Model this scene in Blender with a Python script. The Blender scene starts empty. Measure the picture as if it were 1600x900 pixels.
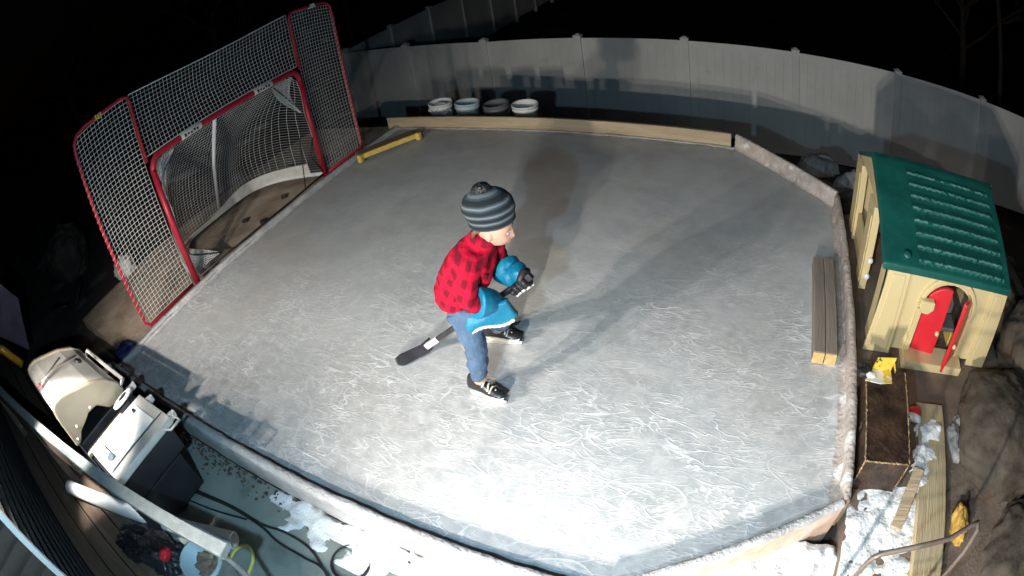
import bpy, bmesh, math, random
from mathutils import Vector, Matrix, noise
R = math.radians
S = bpy.context.scene
C = S.collection
random.seed(7)

# ------------------------------------------------------------------ camera (wide security-camera lens)
cd = bpy.data.cameras.new('camera'); cam = bpy.data.objects.new('camera', cd); C.objects.link(cam)
right = Vector((0.90373, 0.40664, -0.13385)); up = Vector((-0.14547, 0.58575, 0.79733)); fwd = Vector((-0.40263, 0.70110, -0.58851))
m = Matrix((right, up, -fwd)).transposed().to_4x4(); m.translation = (0, 0, 2.1262)
cam.matrix_world = m
cd.type = 'PANO'; cd.sensor_width = 36; cd.sensor_fit = 'HORIZONTAL'
S.render.engine = 'CYCLES'
def setpano(o):
    o.panorama_type = 'FISHEYE_LENS_POLYNOMIAL'; o.fisheye_fov = R(170)
    o.fisheye_polynomial_k0 = 0
    o.fisheye_polynomial_k1, o.fisheye_polynomial_k2, o.fisheye_polynomial_k3, o.fisheye_polynomial_k4 = -0.0477546, -0.000319300, 2.24692e-05, -1.60560e-06
try: setpano(cd)
except Exception: setpano(cd.cycles)
cd.clip_start = 0.02; cd.clip_end = 2000
S.camera = cam

# ------------------------------------------------------------------ night sky
W = bpy.data.worlds.new('World'); S.world = W; W.use_nodes = True
wn = W.node_tree.nodes; wl = W.node_tree.links
sky = wn.new('ShaderNodeTexSky'); sky.sky_type = 'NISHITA'; sky.sun_disc = False; sky.sun_elevation = R(-4); sky.sun_rotation = R(200)
wl.new(sky.outputs['Color'], wn['Background'].inputs['Color']); wn['Background'].inputs['Strength'].default_value = 0.02

# ------------------------------------------------------------------ lit floodlights of the house (grill light added, wall lamp doubled; fixtures are built further down)
def lamp(name, loc, target, power, color, cone=None, blend=0.6, radius=0.03):
    ld = bpy.data.lights.new(name, 'SPOT' if cone else 'POINT'); ld.energy = power; ld.color = color; ld.shadow_soft_size = radius
    if cone: ld.spot_size = R(cone); ld.spot_blend = blend
    o = bpy.data.objects.new(name, ld); C.objects.link(o); o.location = loc
    o.rotation_euler = (Vector(target) - Vector(loc)).to_track_quat('-Z', 'Y').to_euler()
    return o
LAMP_A = Vector((-0.52, -1.30, 1.26)); LAMP_B = Vector((-0.54, -1.30, 1.42)); LAMP_C = Vector((-0.48, -0.27, 1.92)); LAMPS_D = [Vector((-2.44, -0.48, 1.5)), Vector((-2.80, -0.48, 1.5))]; LAMP_E = Vector((-0.50, -1.30, 3.0)); FILL_G = Vector((-2.85, -0.50, 1.95))
AIM_A = (0.95, 4.0, -0.1); AIM_D = (-1.3, 3.2, 0.3); AIM_E = (0.8, 1.6, -0.1); AIM_G = (-2.9, -0.02, 0.5); AIM_C = (-0.6, 3.0, 0)
lamp('floodlight_lower_beam', LAMP_A, AIM_A, 235, (1.0, 0.91, 0.78), 100, 0.6)
lamp('floodlight_upper_beam', LAMP_B, AIM_A, 235, (1.0, 0.91, 0.79), 100, 0.6)
lamp('camera_light_beam', LAMP_C, AIM_C, 128, (0.46, 0.77, 1.0))
for p in LAMPS_D: lamp('split_wall_lamp_beam', p, AIM_D, 270, (1.0, 0.91, 0.80), 160, 0.4, 0.04)  # one wall lamp split in two to soften the child's shadow
lamp('high_floodlight_beam', LAMP_E, AIM_E, 190, (1.0, 0.97, 0.95), 78, 0.95, 0.04)
lamp('added_grill_beam', FILL_G, AIM_G, 650, (1.0, 0.95, 0.88), 36, 0.5, 0.04)  # added light, makes the grill blow out white
S.view_settings.view_transform = 'Standard'; S.view_settings.look = 'None'; S.view_settings.exposure = 0.16; S.view_settings.gamma = 1
S.cycles.use_denoising = True

# ------------------------------------------------------------------ helpers
def tag(o, label, cat, group=None):
    o['label'] = label; o['category'] = cat
    if group: o['group'] = group
    return o
def thing(name, label, cat, loc=(0, 0, 0), rz=0, group=None):
    o = bpy.data.objects.new(name, None); C.objects.link(o); o.location = loc; o.rotation_euler = (0, 0, rz); o.empty_display_size = 0.1
    return tag(o, label, cat, group)
def obj(name, bm, mats, parent=None, smooth=False, bevel=0, sub=0):
    me = bpy.data.meshes.new(name)
    bmesh.ops.recalc_face_normals(bm, faces=bm.faces[:])
    bm.to_mesh(me); bm.free()
    for q in (mats if isinstance(mats, (list, tuple)) else [mats]): me.materials.append(q)
    if smooth:
        for p in me.polygons: p.use_smooth = True
    o = bpy.data.objects.new(name, me); C.objects.link(o)
    if parent: o.parent = parent
    if bevel:
        b = o.modifiers.new('bevel', 'BEVEL'); b.width = bevel; b.segments = 2; b.limit_method = 'ANGLE'
    if sub:
        b = o.modifiers.new('sub', 'SUBSURF'); b.levels = b.render_levels = sub
    return o
def struct(o, label=None):
    o['kind'] = 'structure'
    if label: o['label'] = label
    return o
def stuff(o, label, cat):
    o['kind'] = 'stuff'; return tag(o, label, cat)
BM = bmesh.new
def box(bm, lo, hi, M=None, mi=0):
    x0, y0, z0 = lo; x1, y1, z1 = hi
    v = [Vector(p) for p in ((x0,y0,z0),(x1,y0,z0),(x1,y1,z0),(x0,y1,z0),(x0,y0,z1),(x1,y0,z1),(x1,y1,z1),(x0,y1,z1))]
    if M: v = [M @ p for p in v]
    v = [bm.verts.new(p) for p in v]
    for f in ((0,3,2,1),(4,5,6,7),(0,1,5,4),(1,2,6,5),(2,3,7,6),(3,0,4,7)): bm.faces.new([v[i] for i in f]).material_index = mi
    return bm
def beam(bm, a, b, w, h, mi=0, upv=(0, 0, 1)):
    "a box of width w and height h along a-b"
    a = Vector(a); b = Vector(b); d = (b - a); L = d.length; d.normalize(); s = d.cross(Vector(upv)).normalized(); u = s.cross(d)
    M = Matrix((d, s, u)).transposed().to_4x4(); M.translation = a
    return box(bm, (0, -w/2, -h/2), (L, w/2, h/2), M, mi)
def tube(bm, pts, r, n=8, caps=True, mi=0):
    pts = [Vector(p) for p in pts]; rs = r if isinstance(r, (list, tuple)) else [r] * len(pts)
    ref = None; rings = []
    for i, p in enumerate(pts):
        d = (pts[min(i+1, len(pts)-1)] - pts[max(i-1, 0)]).normalized()
        if ref is None:
            ref = Vector((0, 0, 1)) if abs(d.z) < 0.9 else Vector((1, 0, 0))
        s = d.cross(ref).normalized(); ref = s.cross(d).normalized()
        rings.append([bm.verts.new(p + rs[i] * (math.cos(2*math.pi*k/n) * s + math.sin(2*math.pi*k/n) * ref)) for k in range(n)])
    for a, b in zip(rings, rings[1:]):
        for k in range(n): bm.faces.new((a[k], a[(k+1) % n], b[(k+1) % n], b[k])).material_index = mi
    if caps:
        bm.faces.new(rings[0][::-1]).material_index = mi; bm.faces.new(rings[-1]).material_index = mi
    return bm
def lathe(bm, prof, n=32, M=None, mi=0, caps=True):
    rings = []
    for r, z in prof:
        rings.append([bm.verts.new((M or Matrix()) @ Vector((r*math.cos(2*math.pi*k/n), r*math.sin(2*math.pi*k/n), z))) for k in range(n)])
    for a, b in zip(rings, rings[1:]):
        for k in range(n): bm.faces.new((a[k], a[(k+1) % n], b[(k+1) % n], b[k])).material_index = mi
    if caps: bm.faces.new(rings[0][::-1]).material_index = mi; bm.faces.new(rings[-1]).material_index = mi
    return bm
def prism(bm, poly, M, t, mi=0):
    "2-D polygon extruded by t along local z of M"
    a = [bm.verts.new(M @ Vector((x, y, 0))) for x, y in poly]; b = [bm.verts.new(M @ Vector((x, y, t))) for x, y in poly]
    bm.faces.new(a[::-1]).material_index = mi; bm.faces.new(b).material_index = mi
    n = len(a)
    for i in range(n): bm.faces.new((a[i], a[(i+1) % n], b[(i+1) % n], b[i])).material_index = mi
    return bm
def frame(o, x, y):
    x = Vector(x).normalized(); y = Vector(y); y = (y - x * y.dot(x)).normalized(); z = x.cross(y)
    M = Matrix((x, y, z)).transposed().to_4x4(); M.translation = Vector(o); return M
def spline(pts, n=8):
    P = [Vector(p) for p in pts]; P = [2*P[0]-P[1]] + P + [2*P[-1]-P[-2]]; out = []
    for i in range(1, len(P)-2):
        for k in range(n):
            t = k / n; a, b, c, d = P[i-1:i+3]
            out.append(0.5*((2*b) + (c-a)*t + (2*a-5*b+4*c-d)*t*t + (3*b-a-3*c+d)*t**3))
    return out + [P[-2]]
def blob(bm, c, size, sub=3, amp=0.2, freq=1.6, seed=0, mi=0, flat=None):
    g = bmesh.ops.create_icosphere(bm, subdivisions=sub, radius=1)
    off = Vector((seed*3.7, seed*1.3, -seed*2.1))
    for v in g['verts']:
        n = v.co.normalized(); k = 1 + amp*noise.noise(n*freq + off) + amp*0.45*noise.noise(n*freq*2.7 + off) + amp*0.18*noise.noise(n*freq*7 + off)
        p = Vector((n.x*size[0]*k, n.y*size[1]*k, n.z*size[2]*k))
        if flat is not None and p.z < -flat: p.z = -flat
        v.co = p + Vector(c)
    for v in g['verts']:
        for f in v.link_faces: f.material_index = mi
    return bm
def smoothstep(a, b, x):
    t = max(0, min(1, (x-a)/(b-a))); return t*t*(3-2*t)

# ------------------------------------------------------------------ materials
def mat(name, c1, c2=None, scale=8, rough=0.6, bump=0, bscale=40, metal=0, detail=6, contrast=(0.35, 0.65), stretch=None, spec=0.5, emit=None, noise2=None):
    q = bpy.data.materials.new(name); q.use_nodes = True; N = q.node_tree.nodes; L = q.node_tree.links; b = N['Principled BSDF']
    b.inputs['Roughness'].default_value = rough; b.inputs['Metallic'].default_value = metal; b.inputs['Specular IOR Level'].default_value = spec
    tc = N.new('ShaderNodeTexCoord'); src = tc.outputs['Object']
    if stretch:
        mp = N.new('ShaderNodeMapping'); mp.inputs['Scale'].default_value = stretch; L.new(src, mp.inputs['Vector']); src = mp.outputs['Vector']
    if c2:
        n = N.new('ShaderNodeTexNoise'); n.inputs['Scale'].default_value = scale; n.inputs['Detail'].default_value = detail; n.inputs['Roughness'].default_value = 0.62; L.new(src, n.inputs['Vector'])
        r = N.new('ShaderNodeValToRGB'); r.color_ramp.elements[0].position = contrast[0]; r.color_ramp.elements[1].position = contrast[1]
        r.color_ramp.elements[0].color = (*c1, 1); r.color_ramp.elements[1].color = (*c2, 1)
        L.new(n.outputs['Fac'], r.inputs['Fac']); out = r.outputs['Color']
        if noise2:
            n3 = N.new('ShaderNodeTexNoise'); n3.inputs['Scale'].default_value = noise2[0]; n3.inputs['Detail'].default_value = 8; L.new(src, n3.inputs['Vector'])
            r3 = N.new('ShaderNodeValToRGB'); r3.color_ramp.elements[0].position = noise2[1]; r3.color_ramp.elements[1].position = noise2[2]; L.new(n3.outputs['Fac'], r3.inputs['Fac'])
            mx = N.new('ShaderNodeMix'); mx.data_type = 'RGBA'; L.new(r3.outputs['Color'], mx.inputs[0]); L.new(out, mx.inputs[6]); mx.inputs[7].default_value = (*noise2[3], 1); out = mx.outputs[2]
        L.new(out, b.inputs['Base Color'])
    else: b.inputs['Base Color'].default_value = (*c1, 1)
    if bump:
        n2 = N.new('ShaderNodeTexNoise'); n2.inputs['Scale'].default_value = bscale; n2.inputs['Detail'].default_value = 5; L.new(src, n2.inputs['Vector'])
        bp = N.new('ShaderNodeBump'); bp.inputs['Strength'].default_value = bump; bp.inputs['Distance'].default_value = 0.02; L.new(n2.outputs['Fac'], bp.inputs['Height']); L.new(bp.outputs['Normal'], b.inputs['Normal'])
    if emit: b.inputs['Emission Color'].default_value = (*emit[:3], 1); b.inputs['Emission Strength'].default_value = emit[3]
    return q
def wood(name, c1, c2, axis=0, rough=0.7, scale=6):
    st = [14, 14, 14]; st[axis] = 1.1
    return mat(name, c1, c2, scale=scale*0.25, rough=rough, bump=0.35, bscale=6, stretch=tuple(st), contrast=(0.3, 0.7), detail=8)

def ice_material():
    q = bpy.data.materials.new('rink_ice'); q.use_nodes = True; N = q.node_tree.nodes; L = q.node_tree.links; b = N['Principled BSDF']
    tc = N.new('ShaderNodeTexCoord').outputs['Object']
    def nz(scale, det=6, rg=0.6, vec=None, dist=0):
        n = N.new('ShaderNodeTexNoise'); n.inputs['Scale'].default_value = scale; n.inputs['Detail'].default_value = det; n.inputs['Roughness'].default_value = rg; n.inputs['Distortion'].default_value = dist
        L.new(vec or tc, n.inputs['Vector']); return n
    def ramp(src, a, bb, ca=(0, 0, 0), cb=(1, 1, 1)):
        r = N.new('ShaderNodeValToRGB'); r.color_ramp.elements[0].position = a; r.color_ramp.elements[1].position = bb
        r.color_ramp.elements[0].color = (*ca, 1); r.color_ramp.elements[1].color = (*cb, 1); L.new(src, r.inputs['Fac']); return r.outputs['Color']
    def math_(op, a, c, clamp=False):
        mt = N.new('ShaderNodeMath'); mt.operation = op; mt.use_clamp = clamp
        for i, s in enumerate((a, c)):
            if isinstance(s, (int, float)): mt.inputs[i].default_value = s
            else: L.new(s, mt.inputs[i])
        return mt.outputs[0]
    def mix(fac, a, c):
        mx = N.new('ShaderNodeMix'); mx.data_type = 'RGBA'
        for s, i in ((fac, 0), (a, 6), (c, 7)):
            if isinstance(s, tuple): mx.inputs[i].default_value = (*s, 1)
            else: L.new(s, mx.inputs[i])
        return mx.outputs[2]
    base = ramp(nz(0.9, 5, 0.6).outputs['Fac'], 0.3, 0.72, (0.35, 0.375, 0.395), (0.56, 0.585, 0.60))
    mott = ramp(nz(5.5, 8, 0.7).outputs['Fac'], 0.42, 0.66)
    base = mix(math_('MULTIPLY', mott, 0.45), base, (0.60, 0.61, 0.61))
    brown = ramp(nz(0.62, 4, 0.55, None, 0.4).outputs['Fac'], 0.48, 0.66)
    base = mix(math_('MULTIPLY', brown, 0.42), base, (0.44, 0.385, 0.335))
    # curved skate scratches: ridges of warped noise, thin where the noise crosses its middle value
    def ridges(scale, width, det, dist, off):
        mp = N.new('ShaderNodeMapping'); mp.inputs['Location'].default_value = (off, off*0.7, 0); mp.inputs['Scale'].default_value = (0.62, 1.6, 1); mp.inputs['Rotation'].default_value = (0, 0, 0.35 + off*0.05); L.new(tc, mp.inputs['Vector'])
        n = nz(scale, det, 0.45, mp.outputs['Vector'], dist)
        d = math_('ABSOLUTE', math_('SUBTRACT', n.outputs['Fac'], 0.5), 0)
        return ramp(d, 0.0, width, (1, 1, 1), (0, 0, 0))
    r1 = ridges(3.0, 0.012, 2, 1.3, 0); r2 = ridges(5.0, 0.022, 4, 1.0, 5.3); r3 = ridges(1.7, 0.007, 1, 1.8, 11.1); r4 = ridges(11, 0.03, 3, 1.2, 2.2); r5 = math_('MAXIMUM', ridges(0.75, 0.0032, 0, 1.6, 21.0), ridges(1.1, 0.0040, 0, 1.2, 33.0))
    sc = math_('MAXIMUM', math_('MAXIMUM', r1, r2), math_('MAXIMUM', r3, math_('MULTIPLY', r4, 0.7)))
    # the scratched part of the sheet lies on the house side of the rink
    sep = N.new('ShaderNodeSeparateXYZ'); L.new(tc, sep.inputs[0])
    wob = nz(1.3, 4, 0.6).outputs['Fac']
    yy = math_('ADD', sep.outputs['Y'], math_('MULTIPLY', math_('SUBTRACT', wob, 0.5), 2.2))
    yy = math_('SUBTRACT', yy, math_('MULTIPLY', sep.outputs['X'], 0.22))
    near = N.new('ShaderNodeMapRange'); near.inputs['From Min'].default_value = 3.6; near.inputs['From Max'].default_value = 1.6; L.new(yy, near.inputs['Value'])
    patch = ramp(nz(2.2, 5, 0.65).outputs['Fac'], 0.42, 0.60)
    amt = math_('MULTIPLY', math_('ADD', math_('MULTIPLY', near.outputs['Result'], 0.95), 0.10), math_('ADD', math_('MULTIPLY', patch, 0.85), 0.15))
    scm = math_('MULTIPLY', math_('MULTIPLY', sc, amt, True), ramp(nz(16, 5, 0.7).outputs['Fac'], 0.27, 0.50))
    scm = math_('MAXIMUM', scm, math_('MULTIPLY', r5, math_('ADD', math_('MULTIPLY', near.outputs['Result'], 0.26), 0.08)), True)
    film = math_('MULTIPLY', math_('MULTIPLY', ramp(nz(11, 7, 0.75).outputs['Fac'], 0.42, 0.64), near.outputs['Result']), 0.62)  # pale scuff film, raised to paint extra brightness into the near ice
    col = mix(film, base, (0.66, 0.66, 0.66)); col = mix(math_('MULTIPLY', scm, 0.95), col, (0.89, 0.90, 0.91))
    # finished colour, roughness and bumps of the sheet
    L.new(col, b.inputs['Base Color'])
    rg = N.new('ShaderNodeMapRange'); rg.inputs['To Min'].default_value = 0.42; rg.inputs['To Max'].default_value = 0.85; L.new(math_('MAXIMUM', scm, film), rg.inputs['Value']); L.new(rg.outputs['Result'], b.inputs['Roughness'])
    bp = N.new('ShaderNodeBump'); bp.inputs['Strength'].default_value = 0.35; bp.inputs['Distance'].default_value = 0.012
    L.new(math_('ADD', math_('MULTIPLY', scm, 0.8), math_('MULTIPLY', nz(7, 5).outputs['Fac'], 0.7)), bp.inputs['Height']); L.new(bp.outputs['Normal'], b.inputs['Normal'])
    b.inputs['Specular IOR Level'].default_value = 0.3
    return q

M_ice = ice_material()
M_ground = mat('winter_soil', (0.030, 0.024, 0.020), (0.085, 0.065, 0.05), scale=2.2, rough=0.95, bump=0.6, bscale=14, noise2=(1.1, 0.60, 0.72, (0.30, 0.31, 0.33)))
M_mud = mat('goal_mud', (0.27, 0.20, 0.14), (0.46, 0.37, 0.29), scale=3.5, rough=0.9, bump=0.4, bscale=18, noise2=(5, 0.58, 0.70, (0.42, 0.40, 0.38)))
M_patio = mat('patio_concrete', (0.20, 0.235, 0.215), (0.29, 0.32, 0.295), scale=3.0, rough=0.75, bump=0.15, bscale=60, noise2=(4, 0.6, 0.8, (0.14, 0.15, 0.13)))
M_paving = mat('brown_paving', (0.135, 0.10, 0.078), (0.20, 0.155, 0.12), scale=5, rough=0.9, bump=0.3, bscale=50)
M_deck = wood('deck_boards', (0.075, 0.05, 0.036), (0.14, 0.098, 0.068), 0)
M_liner = mat('frosted_liner', (0.40, 0.40, 0.41), (0.68, 0.67, 0.67), scale=7, rough=0.42, bump=0.6, bscale=55, contrast=(0.3, 0.7))
M_linerd = mat('dirty_liner', (0.38, 0.33, 0.30), (0.60, 0.53, 0.49), scale=8, rough=0.5, bump=0.6, bscale=40, noise2=(9, 0.58, 0.68, (0.78, 0.77, 0.76)))
M_pink = mat('weathered_plywood', (0.62, 0.40, 0.28), (0.80, 0.60, 0.48), scale=6, rough=0.7, bump=0.3, bscale=30, noise2=(5, 0.5, 0.7, (0.82, 0.76, 0.72)))
M_redboard = mat('cedar_edge', (0.33, 0.20, 0.13), (0.50, 0.31, 0.19), scale=9, rough=0.8, bump=0.4, bscale=30, noise2=(6, 0.55, 0.66, (0.75, 0.73, 0.71)))
M_pine = wood('pine_plank', (0.36, 0.27, 0.17), (0.50, 0.40, 0.27), 0)
M_grey = wood('grey_timber', (0.19, 0.165, 0.14), (0.33, 0.29, 0.245), 1)
M_endgrain = mat('end_grain', (0.55, 0.32, 0.12), (0.72, 0.46, 0.2), scale=30, rough=0.8)
M_dkplank = wood('brown_plank', (0.17, 0.12, 0.085), (0.28, 0.20, 0.145), 0)
M_yellow = mat('yellow_edge', (0.70, 0.46, 0.08), (0.82, 0.60, 0.16), scale=30, rough=0.5)
M_red = mat('red_steel', (0.36, 0.012, 0.03), (0.44, 0.02, 0.045), scale=12, rough=0.42)
M_net = mat('white_cord', (0.62, 0.62, 0.60), (0.75, 0.75, 0.73), scale=40, rough=0.9)
M_white = mat('white_plastic', (0.72, 0.73, 0.73), (0.80, 0.80, 0.80), scale=12, rough=0.45)
M_offwhite = mat('off_white_cloth', (0.60, 0.58, 0.53), (0.74, 0.72, 0.68), scale=14, rough=0.8, bump=0.2)
M_black = mat('black_rubber', (0.012, 0.012, 0.013), (0.03, 0.03, 0.03), scale=20, rough=0.5)
M_blackm = mat('black_enamel', (0.012, 0.013, 0.016), (0.025, 0.026, 0.03), scale=6, rough=0.35)
M_vinyl = mat('white_vinyl', (0.66, 0.66, 0.65), (0.76, 0.76, 0.75), scale=1.4, rough=0.5, noise2=(2.4, 0.62, 0.85, (0.5, 0.5, 0.49)))
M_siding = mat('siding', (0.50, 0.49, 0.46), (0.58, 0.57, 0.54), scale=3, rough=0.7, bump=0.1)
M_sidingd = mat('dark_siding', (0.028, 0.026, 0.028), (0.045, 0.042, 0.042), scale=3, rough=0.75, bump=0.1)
M_tan = mat('tan_plastic', (0.64, 0.515, 0.28), (0.67, 0.545, 0.30), scale=1.5, rough=0.5, bump=0.02, bscale=60, noise2=(3, 0.64, 0.95, (0.55, 0.44, 0.25)))
M_green = mat('green_plastic', (0.006, 0.078, 0.066), (0.012, 0.110, 0.094), scale=6, rough=0.42, bump=0.15, bscale=60)
M_greenlit = mat('green_plastic_highlight', (0.03, 0.16, 0.14), (0.16, 0.34, 0.31), scale=16, rough=0.5)  # lighter green for highlights painted on the shingle lips
M_redp = mat('red_plastic', (0.62, 0.018, 0.03), (0.70, 0.03, 0.045), scale=6, rough=0.38)
M_darkin = mat('toy_grey', (0.10, 0.10, 0.10), (0.16, 0.16, 0.155), scale=8, rough=0.6)
M_blackwood = mat('black_timber', (0.016, 0.010, 0.008), (0.075, 0.042, 0.028), scale=9, rough=0.5, bump=1.0, bscale=22, noise2=(6, 0.66, 0.72, (0.30, 0.20, 0.15)))
M_rope = mat('worn_edge', (0.10, 0.06, 0.03), (0.50, 0.35, 0.17), scale=30, rough=0.9, bump=0.5)
M_rock = mat('granite', (0.038, 0.030, 0.022), (0.095, 0.078, 0.06), scale=5, rough=0.9, bump=0.7, bscale=16, noise2=(2.2, 0.52, 0.70, (0.075, 0.045, 0.026)))
M_rock2 = mat('pale_granite', (0.20, 0.21, 0.22), (0.34, 0.34, 0.34), scale=5, rough=0.9, bump=0.6, bscale=16, noise2=(2.2, 0.55, 0.75, (0.16, 0.12, 0.09)))
M_snow = mat('old_snow', (0.74, 0.77, 0.80), (0.88, 0.90, 0.92), scale=16, rough=0.7, bump=0.5, bscale=60, noise2=(9, 0.60, 0.72, (0.46, 0.43, 0.40)))
M_steel = mat('brushed_steel', (0.62, 0.60, 0.56), (0.78, 0.77, 0.74), scale=5, rough=0.38, metal=0.35)
M_bronze = mat('bronze_paint', (0.27, 0.23, 0.165), (0.33, 0.285, 0.21), scale=4, rough=0.36)
M_rail = mat('grey_rail_paint', (0.17, 0.20, 0.20), (0.25, 0.27, 0.27), scale=20, rough=0.6, bump=0.1)
M_metal = mat('grey_metal', (0.30, 0.27, 0.24), (0.42, 0.39, 0.35), scale=12, rough=0.45, metal=0.6)
M_bark = mat('bark', (0.025, 0.017, 0.014), (0.05, 0.037, 0.03), scale=9, rough=0.95, bump=0.6)
M_bucketg = mat('grey_bucket', (0.10, 0.10, 0.11), (0.16, 0.16, 0.17), scale=6, rough=0.5)
M_bucketb = mat('pale_blue_bucket', (0.40, 0.52, 0.58), (0.52, 0.62, 0.66), scale=6, rough=0.45)
M_hose = mat('yellow_hose', (0.62, 0.60, 0.14), (0.72, 0.70, 0.22), scale=10, rough=0.5)
M_bluecloth = mat('blue_tarp', (0.02, 0.035, 0.13), (0.04, 0.06, 0.20), scale=8, rough=0.6)
M_skin = mat('skin', (0.58, 0.33, 0.24), (0.64, 0.38, 0.28), scale=10, rough=0.55)
M_denim = mat('blue_fleece', (0.055, 0.105, 0.185), (0.09, 0.15, 0.24), scale=18, rough=0.9, bump=0.3, bscale=120)
M_teal = mat('teal_nylon', (0.0, 0.165, 0.31), (0.01, 0.235, 0.39), scale=7, rough=0.5, bump=0.2, bscale=60)
M_lace = mat('pale_lace', (0.55, 0.50, 0.42), (0.70, 0.66, 0.58), scale=30, rough=0.9)
M_stick = mat('black_composite', (0.022, 0.02, 0.024), (0.05, 0.045, 0.055), scale=10, rough=0.45)
M_tape = mat('white_tape', (0.55, 0.54, 0.56), (0.68, 0.66, 0.68), scale=30, rough=0.8)

# ------------------------------------------------------------------ ground, ice, patio
def ground_z(x, y):
    z = -0.13
    z -= 1.30 * smoothstep(5.5, 7.6, y) * (1 if y < 40 else 1)
    z -= 0.14 * smoothstep(5.15, 5.33, y)
    z -= 1.15 * smoothstep(2.5, 4.6, x) * (1 - smoothstep(5.5, 7.6, y))
    far = max(0, math.hypot(x, y) - 26)
    z += 0.02 * far * smoothstep(0, 20, far)
    if y > 5.2 or x > 2.6 or x < -5.2: z += 0.10 * noise.noise(Vector((x*0.9, y*0.9, 0))) + 0.03 * noise.noise(Vector((x*3, y*3, 2)))
    if -4.4 < x < 0.9 and 0.5 < y < 5.3: z -= 0.10
    return z
bm = BM(); xs = []; 
def axis(lo, hi, d, far):
    a = [lo + i*d for i in range(int((hi-lo)/d)+1)]; s = d; p = hi
    while p < far: s *= 1.35; p += s; a.append(p)
    s = d; p = lo
    while p > -far: s *= 1.35; p -= s; a.insert(0, p)
    return a
xs = axis(-10, 8, 0.25, 400); ys = axis(-2, 11, 0.25, 400)
G = [[bm.verts.new((x, y, ground_z(x, y))) for x in xs] for y in ys]
for j in range(len(ys)-1):
    for i in range(len(xs)-1): bm.faces.new((G[j][i], G[j][i+1], G[j+1][i+1], G[j+1][i]))
struct(obj('ground', bm, M_ground, smooth=True), 'dark winter yard soil with old snow traces')

poly = [(-4.03, 0.78), (-0.30, 0.78), (0.61, 1.36), (0.64, 4.16), (-0.27, 5.03), (-4.03, 5.03)]
bm = BM(); prism(bm, poly, Matrix.Translation((0, 0, -0.06)), 0.06)
struct(obj('ice', bm, M_ice), 'scuffed grey ice sheet of the backyard rink')

def slab(name, lo, hi, mt, label, bevel=0.0):
    bm = BM(); box(bm, lo, hi); return struct(obj(name, bm, mt, bevel=bevel), label)
slab('patio', (-3.9, -1.45, -0.3), (0.64, 0.735, -0.10), M_patio, 'grey green concrete patio beside the rink')
slab('paving', (0.70, 0.4, -0.3), (1.98, 4.1, -0.02), M_paving, 'brown paved strip under the playhouse')
slab('mud', (-5.6, 1.0, -0.3), (-4.09, 5.2, -0.035), M_mud, 'trampled brown mud under the goal')
bm = BM()
for k in range(4): box(bm, (-7.5, -0.595 + k*0.14, -0.2), (-2.32, -0.595 + k*0.14 + 0.132, -0.02))
struct(obj('deck', bm, M_deck, bevel=0.004), 'brown deck boards along the house wall')

# ------------------------------------------------------------------ rink boards
def sheet_board(name, label, a, b, w, z0, z1, mt, seed, wr=0.008, n=70, mt2=None, liner=True):
    "a plank on edge from a to b, with a wrinkled plastic liner draped over its top and inner face"
    a = Vector((*a, 0)); b = Vector((*b, 0)); d = (b-a); Ln = d.length; d.normalize(); s = Vector((-d.y, d.x, 0))   # s: towards the ice
    bm = BM(); M = Matrix((d, s, Vector((0, 0, 1)))).transposed().to_4x4(); M.translation = a
    box(bm, (0, -w/2, z0), (Ln, w/2, z1), M)
    root = obj(name, bm, mt2 or mt); tag(root, label, 'rink board', 'boards round the backyard rink')
    if liner:
        prof = [(-w/2-0.004, z0+0.10*(z1-z0)), (-w/2-0.006, z0+0.3*(z1-z0)), (-w/2-0.007, z0+0.5*(z1-z0)), (-w/2-0.007, z0+0.7*(z1-z0)), (-w/2-0.008, z1-0.012), (-w/2-0.003, z1+0.005), (0, z1+0.008), (w/2+0.003, z1+0.006), (w/2+0.01, z1-0.012), (w/2+0.010, z1*0.6), (w/2+0.012, z1*0.3), (w/2+0.025, 0.004), (w/2+0.05, 0.003)]
        bm = BM(); rows = []
        for i in range(n+1):
            t = Ln*i/n; row = []
            for k, (y, z) in enumerate(prof):
                p = Vector((t*9, k*0.6, seed*7.1)); e = wr*(noise.noise(p) + 0.6*noise.noise(p*2.7))
                p2 = M @ Vector((t + e*0.5, y + (e if k < 6 else -abs(e)*0 + e)*(1 if k < 11 else 2.5), z + (abs(e)*0.6 if k > 4 else 0)))
                if k == 0: p2.z -= 0.02*noise.noise(Vector((t*4, seed, 1)))
                row.append(bm.verts.new(p2))
            rows.append(row)
        for r0, r1 in zip(rows, rows[1:]):
            for k in range(len(prof)-1): bm.faces.new((r0[k], r0[k+1], r1[k+1], r1[k]))
        obj('liner', bm, mt, root, smooth=True)
    return root
sheet_board('rink_board', 'long grey liner-wrapped rink board beside the patio and grill', (-4.08, 0.765), (-0.30, 0.765), 0.04, -0.11, 0.088, M_liner, 1, 0.007, 130, M_redboard)
sheet_board('rink_board', 'short diagonal plywood rink board with bare pinkish face, nearest the snow', (-0.29, 0.775), (0.635, 1.36), 0.035, -0.28, 0.115, M_pink, 2, 0.006, 40, M_pink, liner=False)
sheet_board('rink_board', 'brownish rink board along the playhouse side of the ice', (0.655, 1.37), (0.67, 4.14), 0.030, -0.11, 0.11, M_linerd, 3, 0.005, 80, M_dkplank)
sheet_board('rink_board', 'diagonal rink board at the far corner with torn frosted liner, before the pale rocks', (0.665, 4.17), (-0.27, 5.07), 0.030, -0.11, 0.13, M_linerd, 4, 0.007, 40, M_redboard)
sheet_board('rink_board', 'low frosted rink board under the leaning pine plank', (-0.29, 5.035), (-4.06, 5.035), 0.04, -0.11, 0.0, M_liner, 5, 0.010, 90, M_dkplank)
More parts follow.
